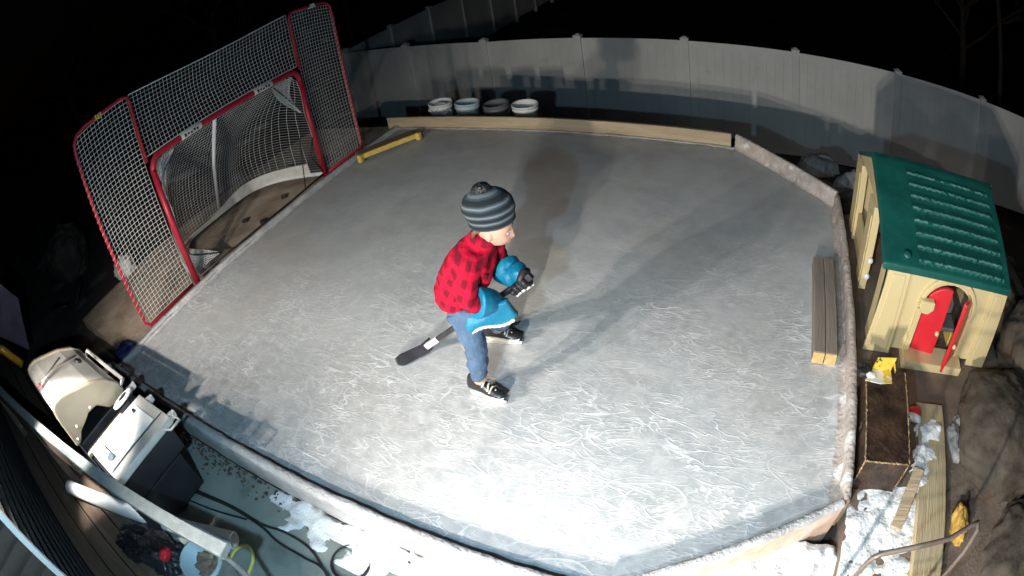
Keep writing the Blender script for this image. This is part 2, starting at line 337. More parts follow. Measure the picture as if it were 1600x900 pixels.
sheet_board('rink_board', 'low frosted rink board running under the red hockey goal', (-4.06, 5.05), (-4.06, 0.80), 0.045, -0.11, 0.03, M_liner, 6, 0.010, 90, M_dkplank)
# bare plywood gets a frosty top edge of its own
bm = BM(); rows = []
a = Vector((-0.29, 0.775, 0.112)); b = Vector((0.635, 1.36, 0.112)); d = (b-a).normalized(); s = Vector((-d.y, d.x, 0))
for i in range(61):
    t = i/60; p = a.lerp(b, t); w = 0.022 + 0.006*noise.noise(Vector((t*14, 0, 0)))
    rows.append([bm.verts.new(p + s*w*k + Vector((0, 0, z))) for k, z in ((-1, -0.012), (-0.9, 0.004), (0, 0.008 + 0.003*noise.noise(Vector((t*30, 1, 0)))), (0.9, 0.004), (1.2, -0.014), (1.4, -0.11))])
for r0, r1 in zip(rows, rows[1:]):
    for k in range(5): bm.faces.new((r0[k], r0[k+1], r1[k+1], r1[k]))
obj('frost', bm, M_liner, [o for o in C.objects if o.name == 'rink_board.001'][0], smooth=True)

# tall pine plank on edge behind the far board, beams lying about
bm = BM(); beam(bm, (-4.20, 5.082, 0.062), (-0.33, 5.082, 0.062), 0.036, 0.14)
tag(obj('wooden_plank', bm, M_pine, bevel=0.004), 'long pale pine plank standing on edge behind the ice, before the buckets', 'plank')
t = thing('edged_plank', 'short brown plank with a bright yellow edge lying across the far left ice corner', 'plank')
a = Vector((-3.97, 4.18, 0.065)); b = Vector((-3.60, 4.75, 0.065)); d = (b-a).normalized(); s = Vector((d.y, -d.x, 0))
bm = BM(); beam(bm, a, b, 0.15, 0.045); obj('plank', bm, M_dkplank, t, bevel=0.004)
bm = BM(); beam(bm, a + s*0.088, b + s*0.088, 0.024, 0.055); obj('edge_strip', bm, M_yellow, t, bevel=0.004)
for e in (a, b):
    bm = BM(); box(bm, (-0.025, -0.025, -0.05), (0.025, 0.025, 0.032), Matrix.Translation(e + s*0.10)); obj('foot', bm, M_yellow, t, bevel=0.006)
for x0, x1, lab in ((0.415, 0.488, 'grey weathered timber on the ice, the one nearer the skating child'), (0.492, 0.565, 'grey weathered timber on the ice, the one nearer the playhouse')):
    t = thing('timber_beam', lab, 'timber', ((x0+x1)/2, 2.78, 0), 0, 'timbers on the ice')
    bm = BM(); box(bm, (x0-(x0+x1)/2, -0.465, 0.004), (x1-(x0+x1)/2, 0.46, 0.085)); obj('timber', bm, M_grey, t, bevel=0.004)
    bm = BM(); box(bm, (x0+0.002-(x0+x1)/2, -0.471, 0.008), (x1-0.002-(x0+x1)/2, -0.466, 0.082)); obj('cut_end', bm, M_endgrain, t)

# ------------------------------------------------------------------ buckets behind the plank
def bucket(loc, mt, label, tilt=(0, 0), fill=None):
    t = thing('bucket', label, 'bucket', loc, random.random()*6, 'open buckets behind the ice'); t.rotation_euler = (tilt[0], tilt[1], t.rotation_euler.z)
    bm = BM(); k9 = 0.94; prof = [(0.128, 0), (0.132, 0.01), (0.146, 0.30), (0.156, 0.302), (0.156, 0.318), (0.150, 0.32), (0.150, 0.345), (0.159, 0.347), (0.159, 0.368), (0.150, 0.370), (0.143, 0.366), (0.126, 0.02), (0.0, 0.02)]
    lathe(bm, [(r*k9, z) for r, z in prof], 40, caps=False); obj('pail', bm, mt, t, smooth=True)
    bm = BM(); tube(bm, [(0.152*math.cos(x), 0.152*math.sin(x), 0.33 - 0.10*math.sin(x)) for x in [math.pi*k/20 for k in range(21)]], 0.003, 6); obj('handle', bm, M_metal, t, smooth=True)
    if fill:
        bm = BM(); blob(bm, (0, 0, 0.27), (0.13, 0.13, 0.09), 4, 0.35, 3, 3); obj('filling', bm, fill, t, smooth=True)
    return t
bucket((-3.755, 5.56, -0.225), M_white, 'white bucket full of snow lumps, leftmost of the row behind the plank', (0.03, -0.03), M_snow)
bucket((-3.385, 5.53, -0.225), M_bucketb, 'pale blue-white bucket between the snow-filled bucket and the dark grey one', (0.02, 0.06))
bucket((-2.955, 5.50, -0.225), M_bucketg, 'dark grey bucket in the row behind the plank', (0.0, 0.05))
bucket((-2.62, 5.49, -0.225), M_white, 'clean white empty bucket, rightmost of the row behind the plank', (0.04, 0.02))

# ------------------------------------------------------------------ hockey goal with backstop
def netting(bm, f, ns, nt, seg, r=0.0024):
    "cords along s and t on the surface f(s,t)"
    for i in range(ns+1): tube(bm, [f(i/ns, k/seg[1]) for k in range(seg[1]+1)], r, 3, False)
    for j in range(nt+1): tube(bm, [f(k/seg[0], j/nt) for k in range(seg[0]+1)], r, 3, False)
    return bm
GX, GY = -4.12, 2.855
g = thing('hockey_goal', 'red steel hockey goal with a tall white net backstop beside the ice', 'hockey goal', (GX, GY, 0.03))
hw = 0.935
for s in (-1, 1):
    bm = BM(); tube(bm, [(0, s*hw, 0)] + [(0, s*hw, 1.10)] , 0.03, 14); obj('post', bm, M_red, g, smooth=True)
arc = lambda s: [(0, s*(hw - 0.12 + 0.12*math.cos(x)), 1.07 + 0.12*math.sin(x)) for x in [math.pi/2*k/8 for k in range(9)]]
bm = BM(); tube(bm, arc(-1) + arc(1)[::-1], 0.03, 14); obj('crossbar', bm, M_red, g, smooth=True)
# base frame, curved back bar, centre brace
D = 0.82
def backbar(t):   # plan curve of the base from left post round the back to the right post
    s = -1 + 2*t
    y = hw*(1 - 0.16*abs(s)**0.0)*s if False else hw*s
    x = -D*(1 - abs(s)**5)
    return Vector((x, y*0.98, 0.0))
bm = BM(); tube(bm, [backbar(k/48) + Vector((0, 0, 0.03)) for k in range(49)], 0.021, 10); obj('base_bar', bm, M_white, g, smooth=True)
bm = BM(); tube(bm, [(-0.005, -0.17, 1.17), (-D*0.55, -0.05, 0.66), (-D, 0.04, 0.04)], 0.02, 10); obj('centre_brace', bm, M_white, g, smooth=True)
# cloth skirt over the back bar
bm = BM(); rows = []
for k in range(61):
    p = backbar(0.02 + 0.96*k/60); rows.append([bm.verts.new((p.x*(0.965 - 0.05*q/3) + (0.012*noise.noise(Vector((k*0.4, q, 0)))), p.y*(1-0.02*q/3), 0.02 + (0.018 + 0.03*smoothstep(20, 46, k))*q)) for q in range(4)])
for r0, r1 in zip(rows, rows[1:]):
    for q in range(3): bm.faces.new((r0[q], r0[q+1], r1[q+1], r1[q]))
obj('skirt', bm, M_offwhite, g, smooth=True)
# goal net: from the crossbar back and down to the base bar
def gnet(s, t):
    p = backbar(s); top = Vector((0, (hw-0.02)*(-1+2*s)*0.97, 1.18 - 0.10*max(0, abs(-1+2*s)-0.88)/0.12))
    q = top.lerp(Vector((p.x, p.y, 0.05)), t); bulge = 0.30*math.sin(math.pi*min(1, t))**0.9*(1-abs(-1+2*s)**4)
    q.x -= bulge*(0.8 + 0.25*math.sin(s*9)); q.x += 0.03*noise.noise(Vector((s*7, t*4, 0))); return q
bm = BM(); netting(bm, gnet, 46, 38, (46, 14), 0.0024); obj('goal_net', bm, M_net, g, smooth=True)
# wings and upper panel of the backstop
ww = 0.62; wt = 1.80
for s in (-1, 1):
    y0 = s*(hw + 0.035); y1 = s*(hw + 0.035 + ww)
    bm = BM(); path = [(0, y0, 1.18), (0, y0, wt-0.06), (0, y0+s*0.02, wt-0.015), (0, y0+s*0.07, wt)]
    path += [(0, y1-s*0.14, wt - 0.02), (0, y1-s*0.05, wt-0.045), (0, y1-s*0.008, wt-0.10), (0, y1, wt-0.17), (0, y1, 0.06), (0, y1-s*0.04, 0.012), (0, y0+s*0.02, 0.012)]
    tube(bm, path, 0.016, 10); wf = obj('wing_frame', bm, M_red, g, smooth=True)
    def wing(a, t, y0=y0, y1=y1, s=s): return Vector((-0.012 - 0.035*math.sin(math.pi*a)*math.sin(math.pi*t) + 0.006*noise.noise(Vector((a*6, t*12, s*5))), y0 + (y1-y0)*(0.03+0.95*a), 0.03 + (wt-0.05-0.055*a*a)*t))
    bm = BM(); netting(bm, wing, 15, 45, (10, 24), 0.0029); obj('wing_net', bm, M_net, wf, smooth=True)
    bm = BM(); tube(bm, [(0.019*math.cos(k*0.7), y1 + 0.019*math.sin(k*0.7), 0.08 + 1.52*k/240) for k in range(241)], 0.0018, 4); obj('lacing', bm, M_net, wf, smooth=True)
    bm = BM()   # yellow ties on the wing's top bar
    for k in range(3):
        bm = BM(); beam(bm, (0, y1-s*(0.26+0.025*k), wt-0.018), (0, y1-s*(0.26+0.025*k)+0.012, wt-0.018), 0.045, 0.045); obj('tie', bm, M_yellow if s < 0 else M_net, wf)
def toppan(a, t): 
    sag = 0.05*math.sin(math.pi*a); return Vector((-0.02 - 0.06*math.sin(math.pi*a)*math.sin(math.pi*t) + 0.01*noise.noise(Vector((a*9, t*5, 3))), -hw-0.02 + 2*(hw+0.02)*a, 1.22 + (0.57 - sag)*t))
bm = BM(); netting(bm, toppan, 46, 15, (40, 8), 0.0029); tube(bm, [toppan(k/40, 1) for k in range(41)], 0.006, 6); tube(bm, [toppan(k/40, 0) for k in range(41)], 0.006, 6); obj('upper_net', bm, M_net, g, smooth=True)
# white sleeves with black marks on the crossbar
for y in (-0.46, 0.44):
    bm = BM(); lathe(bm, [(0.0315, -0.12), (0.0325, -0.118), (0.0325, 0.118), (0.0315, 0.12)], 18, Matrix.Translation((0, y, 1.19)) @ Matrix.Rotation(R(90), 4, 'X')); o = obj('sleeve', bm, M_offwhite, g, smooth=True)
    bm = BM()
    for k in range(5): box(bm, (0.030, y-0.085+0.035*k, 1.176 + 0.006*(k % 2)), (0.0345, y-0.085+0.035*k+0.022, 1.204 - 0.005*(k % 3)))
    obj('marking', bm, M_black, o)
# target pockets in the corners, with black shock cords
def pocket(c, ax, az, w, h):
    def f(s, t):
        k = 1-t
        return Vector((c[0] - 0.05 - 0.10*math.sin(math.pi*t) - 0.02*math.sin(3*s), c[1] + ax*w*(0.05 + s*k*0.95), c[2] + az*(h*(t*0.98) + 0.02)))
    bm = BM(); netting(bm, f, 14, 22, (8, 12), 0.0036); o = obj('target_pocket', bm, M_net, g, smooth=True)
    bm = BM(); tube(bm, spline([f(0, 1)+Vector((0.02, 0, 0)), f(0.5, 0.5)+Vector((0.04, 0, 0)), f(1, 0)+Vector((0.02, 0, 0))], 6), 0.006, 6); obj('shock_cord', bm, M_black, o, smooth=True)
pocket((0, -hw+0.03, 1.15), 1, -1, 0.26, 0.42); pocket((0, hw-0.03, 1.15), -1, -1, 0.30, 0.40); pocket((0, -hw+0.04, 0.02), 1, 1, 0.34, 0.26)
bm = BM(); tube(bm, [(0.01, -hw+0.02, 0.03), (0.02, -0.3, 0.012), (0.02, 0.4, 0.012), (0.01, hw-0.02, 0.03)], 0.010, 6); tube(bm, [(0.01, hw-0.04, 0.45), (-0.02, hw-0.1, 0.25), (0.015, hw-0.02, 0.05)], 0.008, 6); tube(bm, [(-0.05, hw-0.15, 0.5), (-0.01, hw-0.30, 0.02)], 0.006, 6); obj('bottom_cord', bm, M_black, g, smooth=True)
pk = None
for i, (x, y, lab) in enumerate(((-4.27, 2.95, 'black puck on the mud just behind the goal line'), (-4.55, 2.93, 'black puck deep in the goal, behind the white brace'), (-4.24, 2.22, 'black puck in the goal corner under the low pocket net'), (-4.42, 3.42, 'black puck in the goal near the far post'))):
    if pk is None:
        bm = BM(); lathe(bm, [(0.034, 0), (0.038, 0.003), (0.038, 0.022), (0.034, 0.025)], 20); pk = obj('puck', bm, M_black); o = pk
    else:
        o = pk.copy(); C.objects.link(o)
    o.location = (x, y, -0.033); tag(o, lab, 'puck', 'pucks in the goal')

# ------------------------------------------------------------------ playhouse
ph = thing('playhouse', 'tan plastic playhouse with green shingled roof and red double doors', 'playhouse', (0, 0, 0))
ZB, ZE = -0.015, 0.60; U0, U1, V0, V1 = 0.79, 1.76, 2.53, 3.95
def wallpoly(name, outer, hole, M, t, parent=ph, mt=M_tan):
    "flat wall with an opening: outer polygon walked round, then the hole, joined by a bridge"
    bm = BM(); prism(bm, outer + hole, M, t); return obj(name, bm, mt, parent, bevel=0.004)
archx = lambda cx, w, zs, h, n=12: [(cx - w/2*math.cos(math.pi*k/n), zs + h*math.sin(math.pi*k/n)) for k in range(n+1)]
ax0, ax1, zs, ah = 1.095, 1.475, 0.355, 0.16
arch = archx((ax0+ax1)/2, ax1-ax0, zs, ah)
MF = frame((0, V0+0.05, 0), (1, 0, 0), (0, 0, 1))      # local z = -y: extrude towards the house
wallpoly('front_wall', [(ax0, ZB+0.03)] + [(U0, ZB+0.03), (U0, ZE), (U1, ZE), (U1, ZB+0.03), (ax1, ZB+0.03)], arch[::-1], MF, 0.05)
for x0, x1 in ((U0-0.01, U0+0.165), (U1-0.15, U1+0.01)):
    bm = BM(); xx0, xx1 = (x0-0.015, x1+0.0) if x0 < 1 else (x0, x1+0.015)
    prism(bm, [(xx0, ZB), (xx1, ZB), (x1-0.012, ZE-0.03), (x0+0.012, ZE-0.03)], frame((0, V0, 0), (1, 0, 0), (0, 0, 1)), 0.022); cp = obj('corner_pilaster', bm, M_tan, ph, bevel=0.006)
    bm = BM(); prism(bm, [(xx0+0.03, ZB+0.03), (xx1-0.03, ZB+0.03), (x1-0.045, ZE-0.07), (x0+0.045, ZE-0.07)], frame((0, V0-0.022, 0), (1, 0, 0), (0, 0, 1)), 0.006); obj('raised_panel', bm, M_tan, cp, bevel=0.003)
# arch trim, corbel, step
bm = BM(); ring = [(1.285 + 0.205*math.cos(x), zs + 0.185*math.sin(x)) for x in [math.pi*k/16 for k in range(-1, 17)]]; ring2 = [(1.285 + 0.235*math.cos(x), zs + 0.225*math.sin(x)) for x in [math.pi*k/16 for k in range(16, -2, -1)]]
prism(bm, ring + ring2, MF, 0.075); obj('arch_trim', bm, M_tan, ph, bevel=0.006)
bm = BM(); box(bm, (1.055, V0-0.024, ZB+0.03), (1.092, V0, zs-0.02)); obj('door_jamb', bm, M_tan, ph, bevel=0.004)
bm = BM(); box(bm, (1.478, V0-0.018, ZB+0.03), (1.51, V0, zs-0.02)); obj('door_jamb', bm, M_tan, ph, bevel=0.004)
bm = BM(); prism(bm, [(-0.05, 0.03), (0.055, 0.03), (0.06, -0.02), (0.02, -0.055), (-0.03, -0.05), (-0.055, -0.01)], frame((1.105, V0-0.01, 0.385), (1, 0, 0), (0, 0, 1)), 0.05); obj('corbel', bm, M_tan, ph, bevel=0.008)
bm = BM(); box(bm, (1.04, V0-0.13, ZB-0.004), (1.53, V0+0.04, ZB+0.055)); obj('door_step', bm, M_tan, ph, bevel=0.008)
# doors: left leaf nearly shut, right leaf swung outwards
halfL = [(ax0+0.008, 0.0)] + [(ax0+0.008, zs)] + [p for p in arch if ax0+0.012 < p[0] <= 1.285] + [(1.283, zs+ah-0.01), (1.283, 0.0)]
halfL = [(p[0]-ax0, p[1]-0.008 if p[1] > 0.3 else p[1]) for p in halfL]
for mirror, hinge, ang in ((1, ax0+0.003, -9), (-1, ax1-0.003, 50)):
    bm = BM(); pts = [(mirror*x, z) for x, z in halfL]
    rot = Matrix.Translation((hinge, V0+0.012, 0)) @ Matrix.Rotation(R(ang), 4, 'Z') @ frame((0, 0.012, 0), (1, 0, 0), (0, 0, 1))
    prism(bm, pts, rot, 0.028); dr = obj('door', bm, M_redp, ph, bevel=0.005)
    bm = BM(); lathe(bm, [(0.014, 0), (0.018, 0.012), (0.010, 0.024)], 14, rot @ Matrix.Translation((mirror*0.165, 0.2, 0.028))); obj('knob', bm, M_tan, dr, smooth=True)
# left side wall: corner piece, doorway, post, window, back corner
MS = frame((U0, 0, 0), (0, 1, 0), (0, 0, 1))           # local x = y, z = +x: extrude inwards
for y0, y1, nm in ((V0+0.002, 2.70, 'side_panel'), (3.10, 3.30, 'side_panel'), (3.72, V1, 'side_panel')):
    bm = BM(); prism(bm, [(y0-0.0, ZB), (y1, ZB), (y1, ZE-0.01), (y0, ZE-0.01)], frame((U0-0.02 if y0 > 2.6 else U0, 0, 0), (0, 1, 0), (0, 0, 1)), 0.055); o = obj(nm, bm, M_tan, ph, bevel=0.006)
    if y0 > 2.6:
        bm = BM(); prism(bm, [(y0+0.03, ZB+0.04), (y1-0.03, ZB+0.04), (y1-0.03, ZE-0.08), (y0+0.03, ZE-0.08)], frame((U0-0.028, 0, 0), (0, 1, 0), (0, 0, 1)), 0.008); obj('raised_panel', bm, M_tan, o, bevel=0.003)
for z in (0.10, 0.22):
    bm = BM(); lathe(bm, [(0.02, 0), (0.024, 0.015), (0.014, 0.03)], 12, Matrix.Translation((U0+0.02, 3.10, z)) @ Matrix.Rotation(R(90), 4, 'X')); obj('knob', bm, M_white, ph, smooth=True)
bm = BM(); box(bm, (U0+0.0, 3.305, ZB), (U0+0.03, 3.715, 0.22)); obj('side_wall', bm, M_tan, ph, bevel=0.004)
ridge_v, ridge_z, eave_z = 3.22, 0.905, 0.625
bm = BM(); prism(bm, [(V0+0.01, ZE-0.008), (V1-0.01, ZE-0.008), (ridge_v, ridge_z-0.03)], frame((U0+0.004, 0, 0), (0, 1, 0), (0, 0, 1)), 0.04); obj('gable', bm, M_tan, ph)
bm = BM(); box(bm, (U1-0.04, V0+0.052, ZB), (U1, V1, ZE-0.002)); prism(bm, [(V0+0.055, ZE), (V1, ZE), (ridge_v, ridge_z-0.03)], frame((U1-0.04, 0, 0), (0, 1, 0), (0, 0, 1)), 0.04); obj('right_wall', bm, M_tan, ph)
bm = BM(); box(bm, (U0+0.06, V1-0.045, ZB), (U1-0.045, V1, ZE)); obj('back_wall', bm, M_tan, ph)
# roof: two slopes with fascia, shingle field of stepped scalloped courses
ru0, ru1 = 0.725, 1.735
def slope(sgn):
    ev = ridge_v + sgn*0.775
    return frame((ru0, ev, eave_z), (1, 0, 0), (0, ridge_v-ev, ridge_z-eave_z))
Lr = math.hypot(0.775, ridge_z-eave_z)
bm = BM(); prism(bm, [(V0-0.085, eave_z-0.045), (V0-0.085, eave_z+0.0), (ridge_v-0.05, ridge_z-0.004), (ridge_v, ridge_z+0.006), (ridge_v+0.004, ridge_z-0.045)], frame((ru0, 0, 0), (0, 1, 0), (0, 0, 1)), ru1-ru0)
roof = obj('roof', bm, M_green, ph, bevel=0.01)
bm = BM(); prism(bm, [(ridge_v+0.006, ridge_z-0.045), (ridge_v+0.003, ridge_z), (V1+0.015, eave_z-0.02), (V1+0.015, eave_z-0.05)], frame((U0-0.012, 0, 0), (0, 1, 0), (0, 0, 1)), U1-U0+0.024); obj('back_slope', bm, M_green, roof, bevel=0.004)
for sgn in (-1,):
    Ms = slope(sgn) if sgn < 0 else slope(sgn)
    bm = BM(); n_rows = 8; x0, x1 = 0.235, ru1-ru0-0.075
    nrm = 1 if sgn < 0 else -1
    for k in range(n_rows):
        y0 = 0.035 + k*(Lr-0.09)/n_rows; y1 = y0 + (Lr-0.09)/n_rows
        nx = 56; top = []; bot = []; base = []; lip = []
        for i in range(nx+1):
            x = x0 + (x1-x0)*i/nx; sc = 0.006*abs(math.sin(math.pi*i/4)) + 0.004*noise.noise(Vector((i*0.7, k*3, 0)))
            h = 0.016 + 0.004*noise.noise(Vector((i*0.35, k*2.2, 5)))
            base.append(bm.verts.new(Ms @ Vector((x, y0-0.003+sc, nrm*0.001)))); bot.append(bm.verts.new(Ms @ Vector((x, y0+sc, nrm*h)))); lip.append(bm.verts.new(Ms @ Vector((x, y0+sc+0.014, nrm*(h+0.002))))); top.append(bm.verts.new(Ms @ Vector((x, y1, nrm*0.0025))))
        for i in range(nx):
            bm.faces.new((base[i], base[i+1], bot[i+1], bot[i])).material_index = 0
            bm.faces.new((bot[i], bot[i+1], lip[i+1], lip[i])).material_index = 1 if (noise.noise(Vector((i*0.33, k*4.1, 9))) > -0.28) else 0
            bm.faces.new((lip[i], lip[i+1], top[i+1], top[i])).material_index = 0
    obj('shingles', bm, [M_green, M_greenlit], roof)
bm = BM(); lathe(bm, [(0.028, 0), (0.028, 0.012), (0.012, 0.018)], 16, slope(-1) @ Matrix.Translation((0.16, 0.075, 0.0))); obj('bolt_cap', bm, M_green, roof, smooth=True)
# grey toy seat seen in the doorway
t = thing('toy_chair', 'small grey toy chair standing inside the playhouse doorway', 'toy chair', (1.40, 2.72, ZB))
bm = BM(); prism(bm, [(-0.09, 0), (0.09, 0), (0.09, 0.2), (0.06, 0.26), (0, 0.28), (-0.06, 0.26), (-0.09, 0.2)], frame((0, 0.14, 0), (1, 0, 0), (0, 0, 1)), 0.03); obj('backrest', bm, M_darkin, t, bevel=0.008)
bm = BM(); box(bm, (-0.09, -0.06, 0.11), (0.09, 0.10, 0.14)); obj('seat', bm, M_darkin, t, bevel=0.008)
for x in (-0.09, 0.06):
    bm = BM(); box(bm, (x, -0.06, 0), (x+0.03, 0.10, 0.108)); obj('leg', bm, M_yellow, t, bevel=0.004)

# ------------------------------------------------------------------ dark wooden block with carton, glove; red cap; planks and snow
t = thing('wooden_box', 'long black-stained wooden box with worn tan edges beside the rink', 'wooden box')
bm = BM(); x0, x1, y0, y1, z0, z1 = 0.705, 0.965, 1.53, 2.13, -0.02, 0.20
box(bm, (x0, y0, z0), (x1, y1, z1)); bmesh.ops.subdivide_edges(bm, edges=bm.edges[:], cuts=12, use_grid_fill=True)
for v in bm.verts: v.co += Vector((noise.noise(v.co*11), noise.noise(v.co*11 + Vector((9, 0, 0))), noise.noise(v.co*13 + Vector((0, 9, 0)))))*0.006
obj('box_body', bm, M_blackwood, t, smooth=False)
def rag(a, b, r, seed):
    bm = BM(); n = 46; a = Vector(a); b = Vector(b)
    tube(bm, [a.lerp(b, k/n) + Vector((noise.noise(Vector((k*0.8, seed, 0))), noise.noise(Vector((k*0.8, seed, 7))), noise.noise(Vector((k*0.8, seed, 4)))))*0.006 for k in range(n+1)], [r*(0.75+0.6*abs(noise.noise(Vector((k*0.6, seed, 2))))) for k in range(n+1)], 5); return bm
for i, (a, b) in enumerate((((x0, y0, z1), (x0, y1, z1)), ((x1, y0, z1), (x1, y1, z1)), ((x0, y0, z1), (x1, y0, z1)), ((x0, y0, z0+0.02), (x0, y0, z1)), ((x1, y0, z0+0.02), (x1, y0, z1)))):
    obj('worn_edge', rag(a, b, 0.0055, i*3+1), M_rope, t, smooth=True)
M_carton = mat('printed_card', (0.74, 0.50, 0.05), (0.80, 0.58, 0.10), scale=8, rough=0.5, noise2=(46, 0.60, 0.63, (0.06, 0.05, 0.03)))
M_carton2 = mat('printed_card_white', (0.78, 0.78, 0.74), (0.82, 0.82, 0.80), scale=8, rough=0.5, noise2=(30, 0.52, 0.56, (0.74, 0.52, 0.08)))
t = thing('snack_carton', 'torn yellow and white printed carton lying on the black wooden box', 'carton', (0.80, 2.11, 0.21), R(4))
t.scale = (1.18, 1.18, 1.18)
bm = BM(); prism(bm, [(-0.052, 0), (0.05, 0.004), (0.054, 0.088), (-0.046, 0.080)], frame((0, 0, 0), (1, 0, 0), (0, -0.12, 1)), 0.003); obj('back_flap', bm, M_carton, t)
bm = BM(); prism(bm, [(-0.05, -0.006), (0.05, -0.006), (0.042, -0.09), (-0.02, -0.10), (-0.10, -0.085), (-0.07, -0.04)], frame((0, 0, 0.004), (1, 0, 0), (0, 1, -0.10)), 0.003); obj('front_flap', bm, M_carton2, t)
bm = BM(); prism(bm, [(0.051, -0.004), (0.051, -0.075), (0.06, -0.06), (0.06, 0.0)], frame((0, 0, 0.03), (1, 0, 0.6), (0, 1, 0)), 0.003); obj('side_flap', bm, M_carton, t)
t = thing('glove', 'small crumpled black and white glove beside the yellow carton', 'glove', (0.695, 2.07, 0.215))
bm = BM(); blob(bm, (0, 0, 0), (0.05, 0.035, 0.022), 3, 0.35, 2, 4); obj('palm', bm, M_black, t, smooth=True)
bm = BM(); blob(bm, (0.03, -0.025, 0.012), (0.03, 0.02, 0.014), 3, 0.3, 2, 6); obj('cuff', bm, M_white, t, smooth=True)
bm = BM()
for k in range(4): tube(bm, [(-0.02+0.016*k, 0.02, 0.002), (-0.03+0.02*k, 0.055, 0.006), (-0.03+0.022*k, 0.075, -0.004)], [0.011, 0.010, 0.007], 8)
obj('fingers', bm, M_black, t, smooth=True)
t = thing('knit_cap', 'little red and white cap lying on the tan plank by the black box', 'cap', (1.08, 1.98, 0.02), R(20))
bm = BM(); lathe(bm, [(0.055, 0), (0.057, 0.02), (0.048, 0.05), (0.025, 0.068), (0.004, 0.072)], 20, Matrix.Rotation(R(38), 4, 'Y') @ Matrix.Rotation(R(-42), 4, 'X')); obj('crown', bm, M_redp, t, smooth=True)
bm = BM(); lathe(bm, [(0.060, -0.012), (0.066, 0.0), (0.064, 0.022), (0.058, 0.024)], 20, Matrix.Rotation(R(38), 4, 'Y') @ Matrix.Rotation(R(-42), 4, 'X')); obj('brim', bm, M_white, t, smooth=True)
bm = BM(); beam(bm, (1.215, 0.62, 0.008), (1.22, 2.10, 0.008), 0.20, 0.045); tag(obj('wide_plank', bm, wood('tan_board', (0.36, 0.29, 0.17), (0.47, 0.39, 0.25), 1), bevel=0.004), 'wide tan plank lying on the ground between black box and boulders', 'plank')
bm = BM(); beam(bm, (0.99, 1.30, 0.01), (1.10, 1.62, 0.06), 0.07, 0.02); tag(obj('wood_offcut', bm, M_pine, bevel=0.003), 'small tan board offcut leaning at the front of the black box', 'board')

def snow_field(name, x0, x1, y0, y1, z, h, thr, seed, d=0.012, shape=None):
    nx = int((x1-x0)/d); ny = int((y1-y0)/d); bm = BM(); V = {}
    for j in range(ny+1):
        for i in range(nx+1):
            x = x0 + (x1-x0)*i/nx; y = y0 + (y1-y0)*j/ny; p = Vector((x, y, seed))
            e = min(i/nx, 1-i/nx, j/ny, 1-j/ny)*4
            f = 0.5 + 0.5*noise.noise(p*4.2) + 0.30*noise.noise(p*9) + 0.20*noise.noise(p*21) - thr - 0.6*max(0, 0.5-e)
            if shape: f += shape(x, y)
            if f > 0: V[i, j] = bm.verts.new((x, y, z + h*min(1, f*2.2)**0.6*(0.6+0.5*noise.noise(p*8) + 0.28*noise.noise(p*19) + 0.12*noise.noise(p*43))))
            elif f > -0.12: V[i, j] = bm.verts.new((x, y, z - 0.012))
    for (i, j) in list(V):
        q = [(i, j), (i+1, j), (i+1, j+1), (i, j+1)]
        if all(k in V for k in q): bm.faces.new([V[k] for k in q])
    return stuff(obj(name, bm, M_snow, smooth=True), *name_lab[name.split('.')[0] + str(seed)])
name_lab = {'snow1': ('crusty white ice lumps on the patio along the rink board', 'snow'), 'snow2': ('bright snow beside the front of the black wooden box', 'snow'), 'snow3': ('blinding white snow patch on the patio at the board corner', 'snow'), 'snow4': ('bright snow under the diagonal plywood board', 'snow'), 'snow5': ('narrow snow ridge on the tan plank', 'snow'), 'snow6': ('dirty broken ice and leaves between board and patio', 'snow'), 'snow7': ('snow lump in the cable coil', 'snow')}
snow_field('snow', -2.12, -1.12, 0.50, 0.74, -0.10, 0.045, 0.40, 1, shape=lambda x, y: 0.25 if y > 0.62-0.06*(x+1.6) else -0.15)
snow_field('snow', 0.70, 1.30, 1.02, 1.56, -0.03, 0.035, 0.04, 2)
snow_field('snow', -1.16, -0.62, 0.35, 0.745, -0.10, 0.04, 0.15, 3)
snow_field('snow', 0.0, 0.82, 0.70, 1.24, -0.10, 0.06, 0.05, 4)
snow_field('snow', 1.06, 1.32, 1.50, 1.98, 0.02, 0.04, 0.30, 5, shape=lambda x, y: 0.35 - 6*abs((x-1.10) - 0.30*(y-1.55)))
snow_field('snow', -1.46, -1.30, 0.50, 0.62, -0.10, 0.03, 0.30, 7)
bm = BM()
for k in range(420):
    x = random.uniform(-3.5, -1.05); y = 0.735 - abs(random.gauss(0, 0.05)) - 0.005
    blob(bm, (x, y, -0.098), (random.uniform(0.004, 0.016), random.uniform(0.004, 0.014), 0.006), 1, 0.4, 2, k)
stuff(obj('leaf_litter', bm, mat('wet_leaves', (0.05, 0.035, 0.028), (0.17, 0.11, 0.075), scale=12, rough=0.8)), 'dark wet leaf litter along the foot of the rink board', 'leaf litter')

# ------------------------------------------------------------------ boulders
def boulder(c, size, seed, label, mt=M_rock, rz=0, amp=0.28, name='boulder'):
    bm = BM(); blob(bm, (0, 0, 0), size, 5, amp, 1.25, seed)
    for v in bm.verts:
        q = Vector((v.co.x/size[0], v.co.y/size[1], v.co.z/size[2]))*1.7 + Vector((seed*5.1, seed, 0)); dd_, pp_ = noise.voronoi(q); e_ = dd_[1]-dd_[0]
        v.co *= 1 - 0.10*(0.6-min(0.6, dd_[0])) - 0.05*math.exp(-(e_/0.05)**2) + 0.02*noise.noise(q*5)
    o = obj(name, bm, mt, smooth=True); o.location = c; o.rotation_euler = (0, 0, rz); return tag(o, label, 'boulder', 'boulders bordering the yard')
boulder((1.86, 1.93, 0.02), (0.42, 0.50, 0.24), 1, 'large rounded brown boulder right of the tan plank, crossed by the handrail shadow', rz=0.3, amp=0.14)
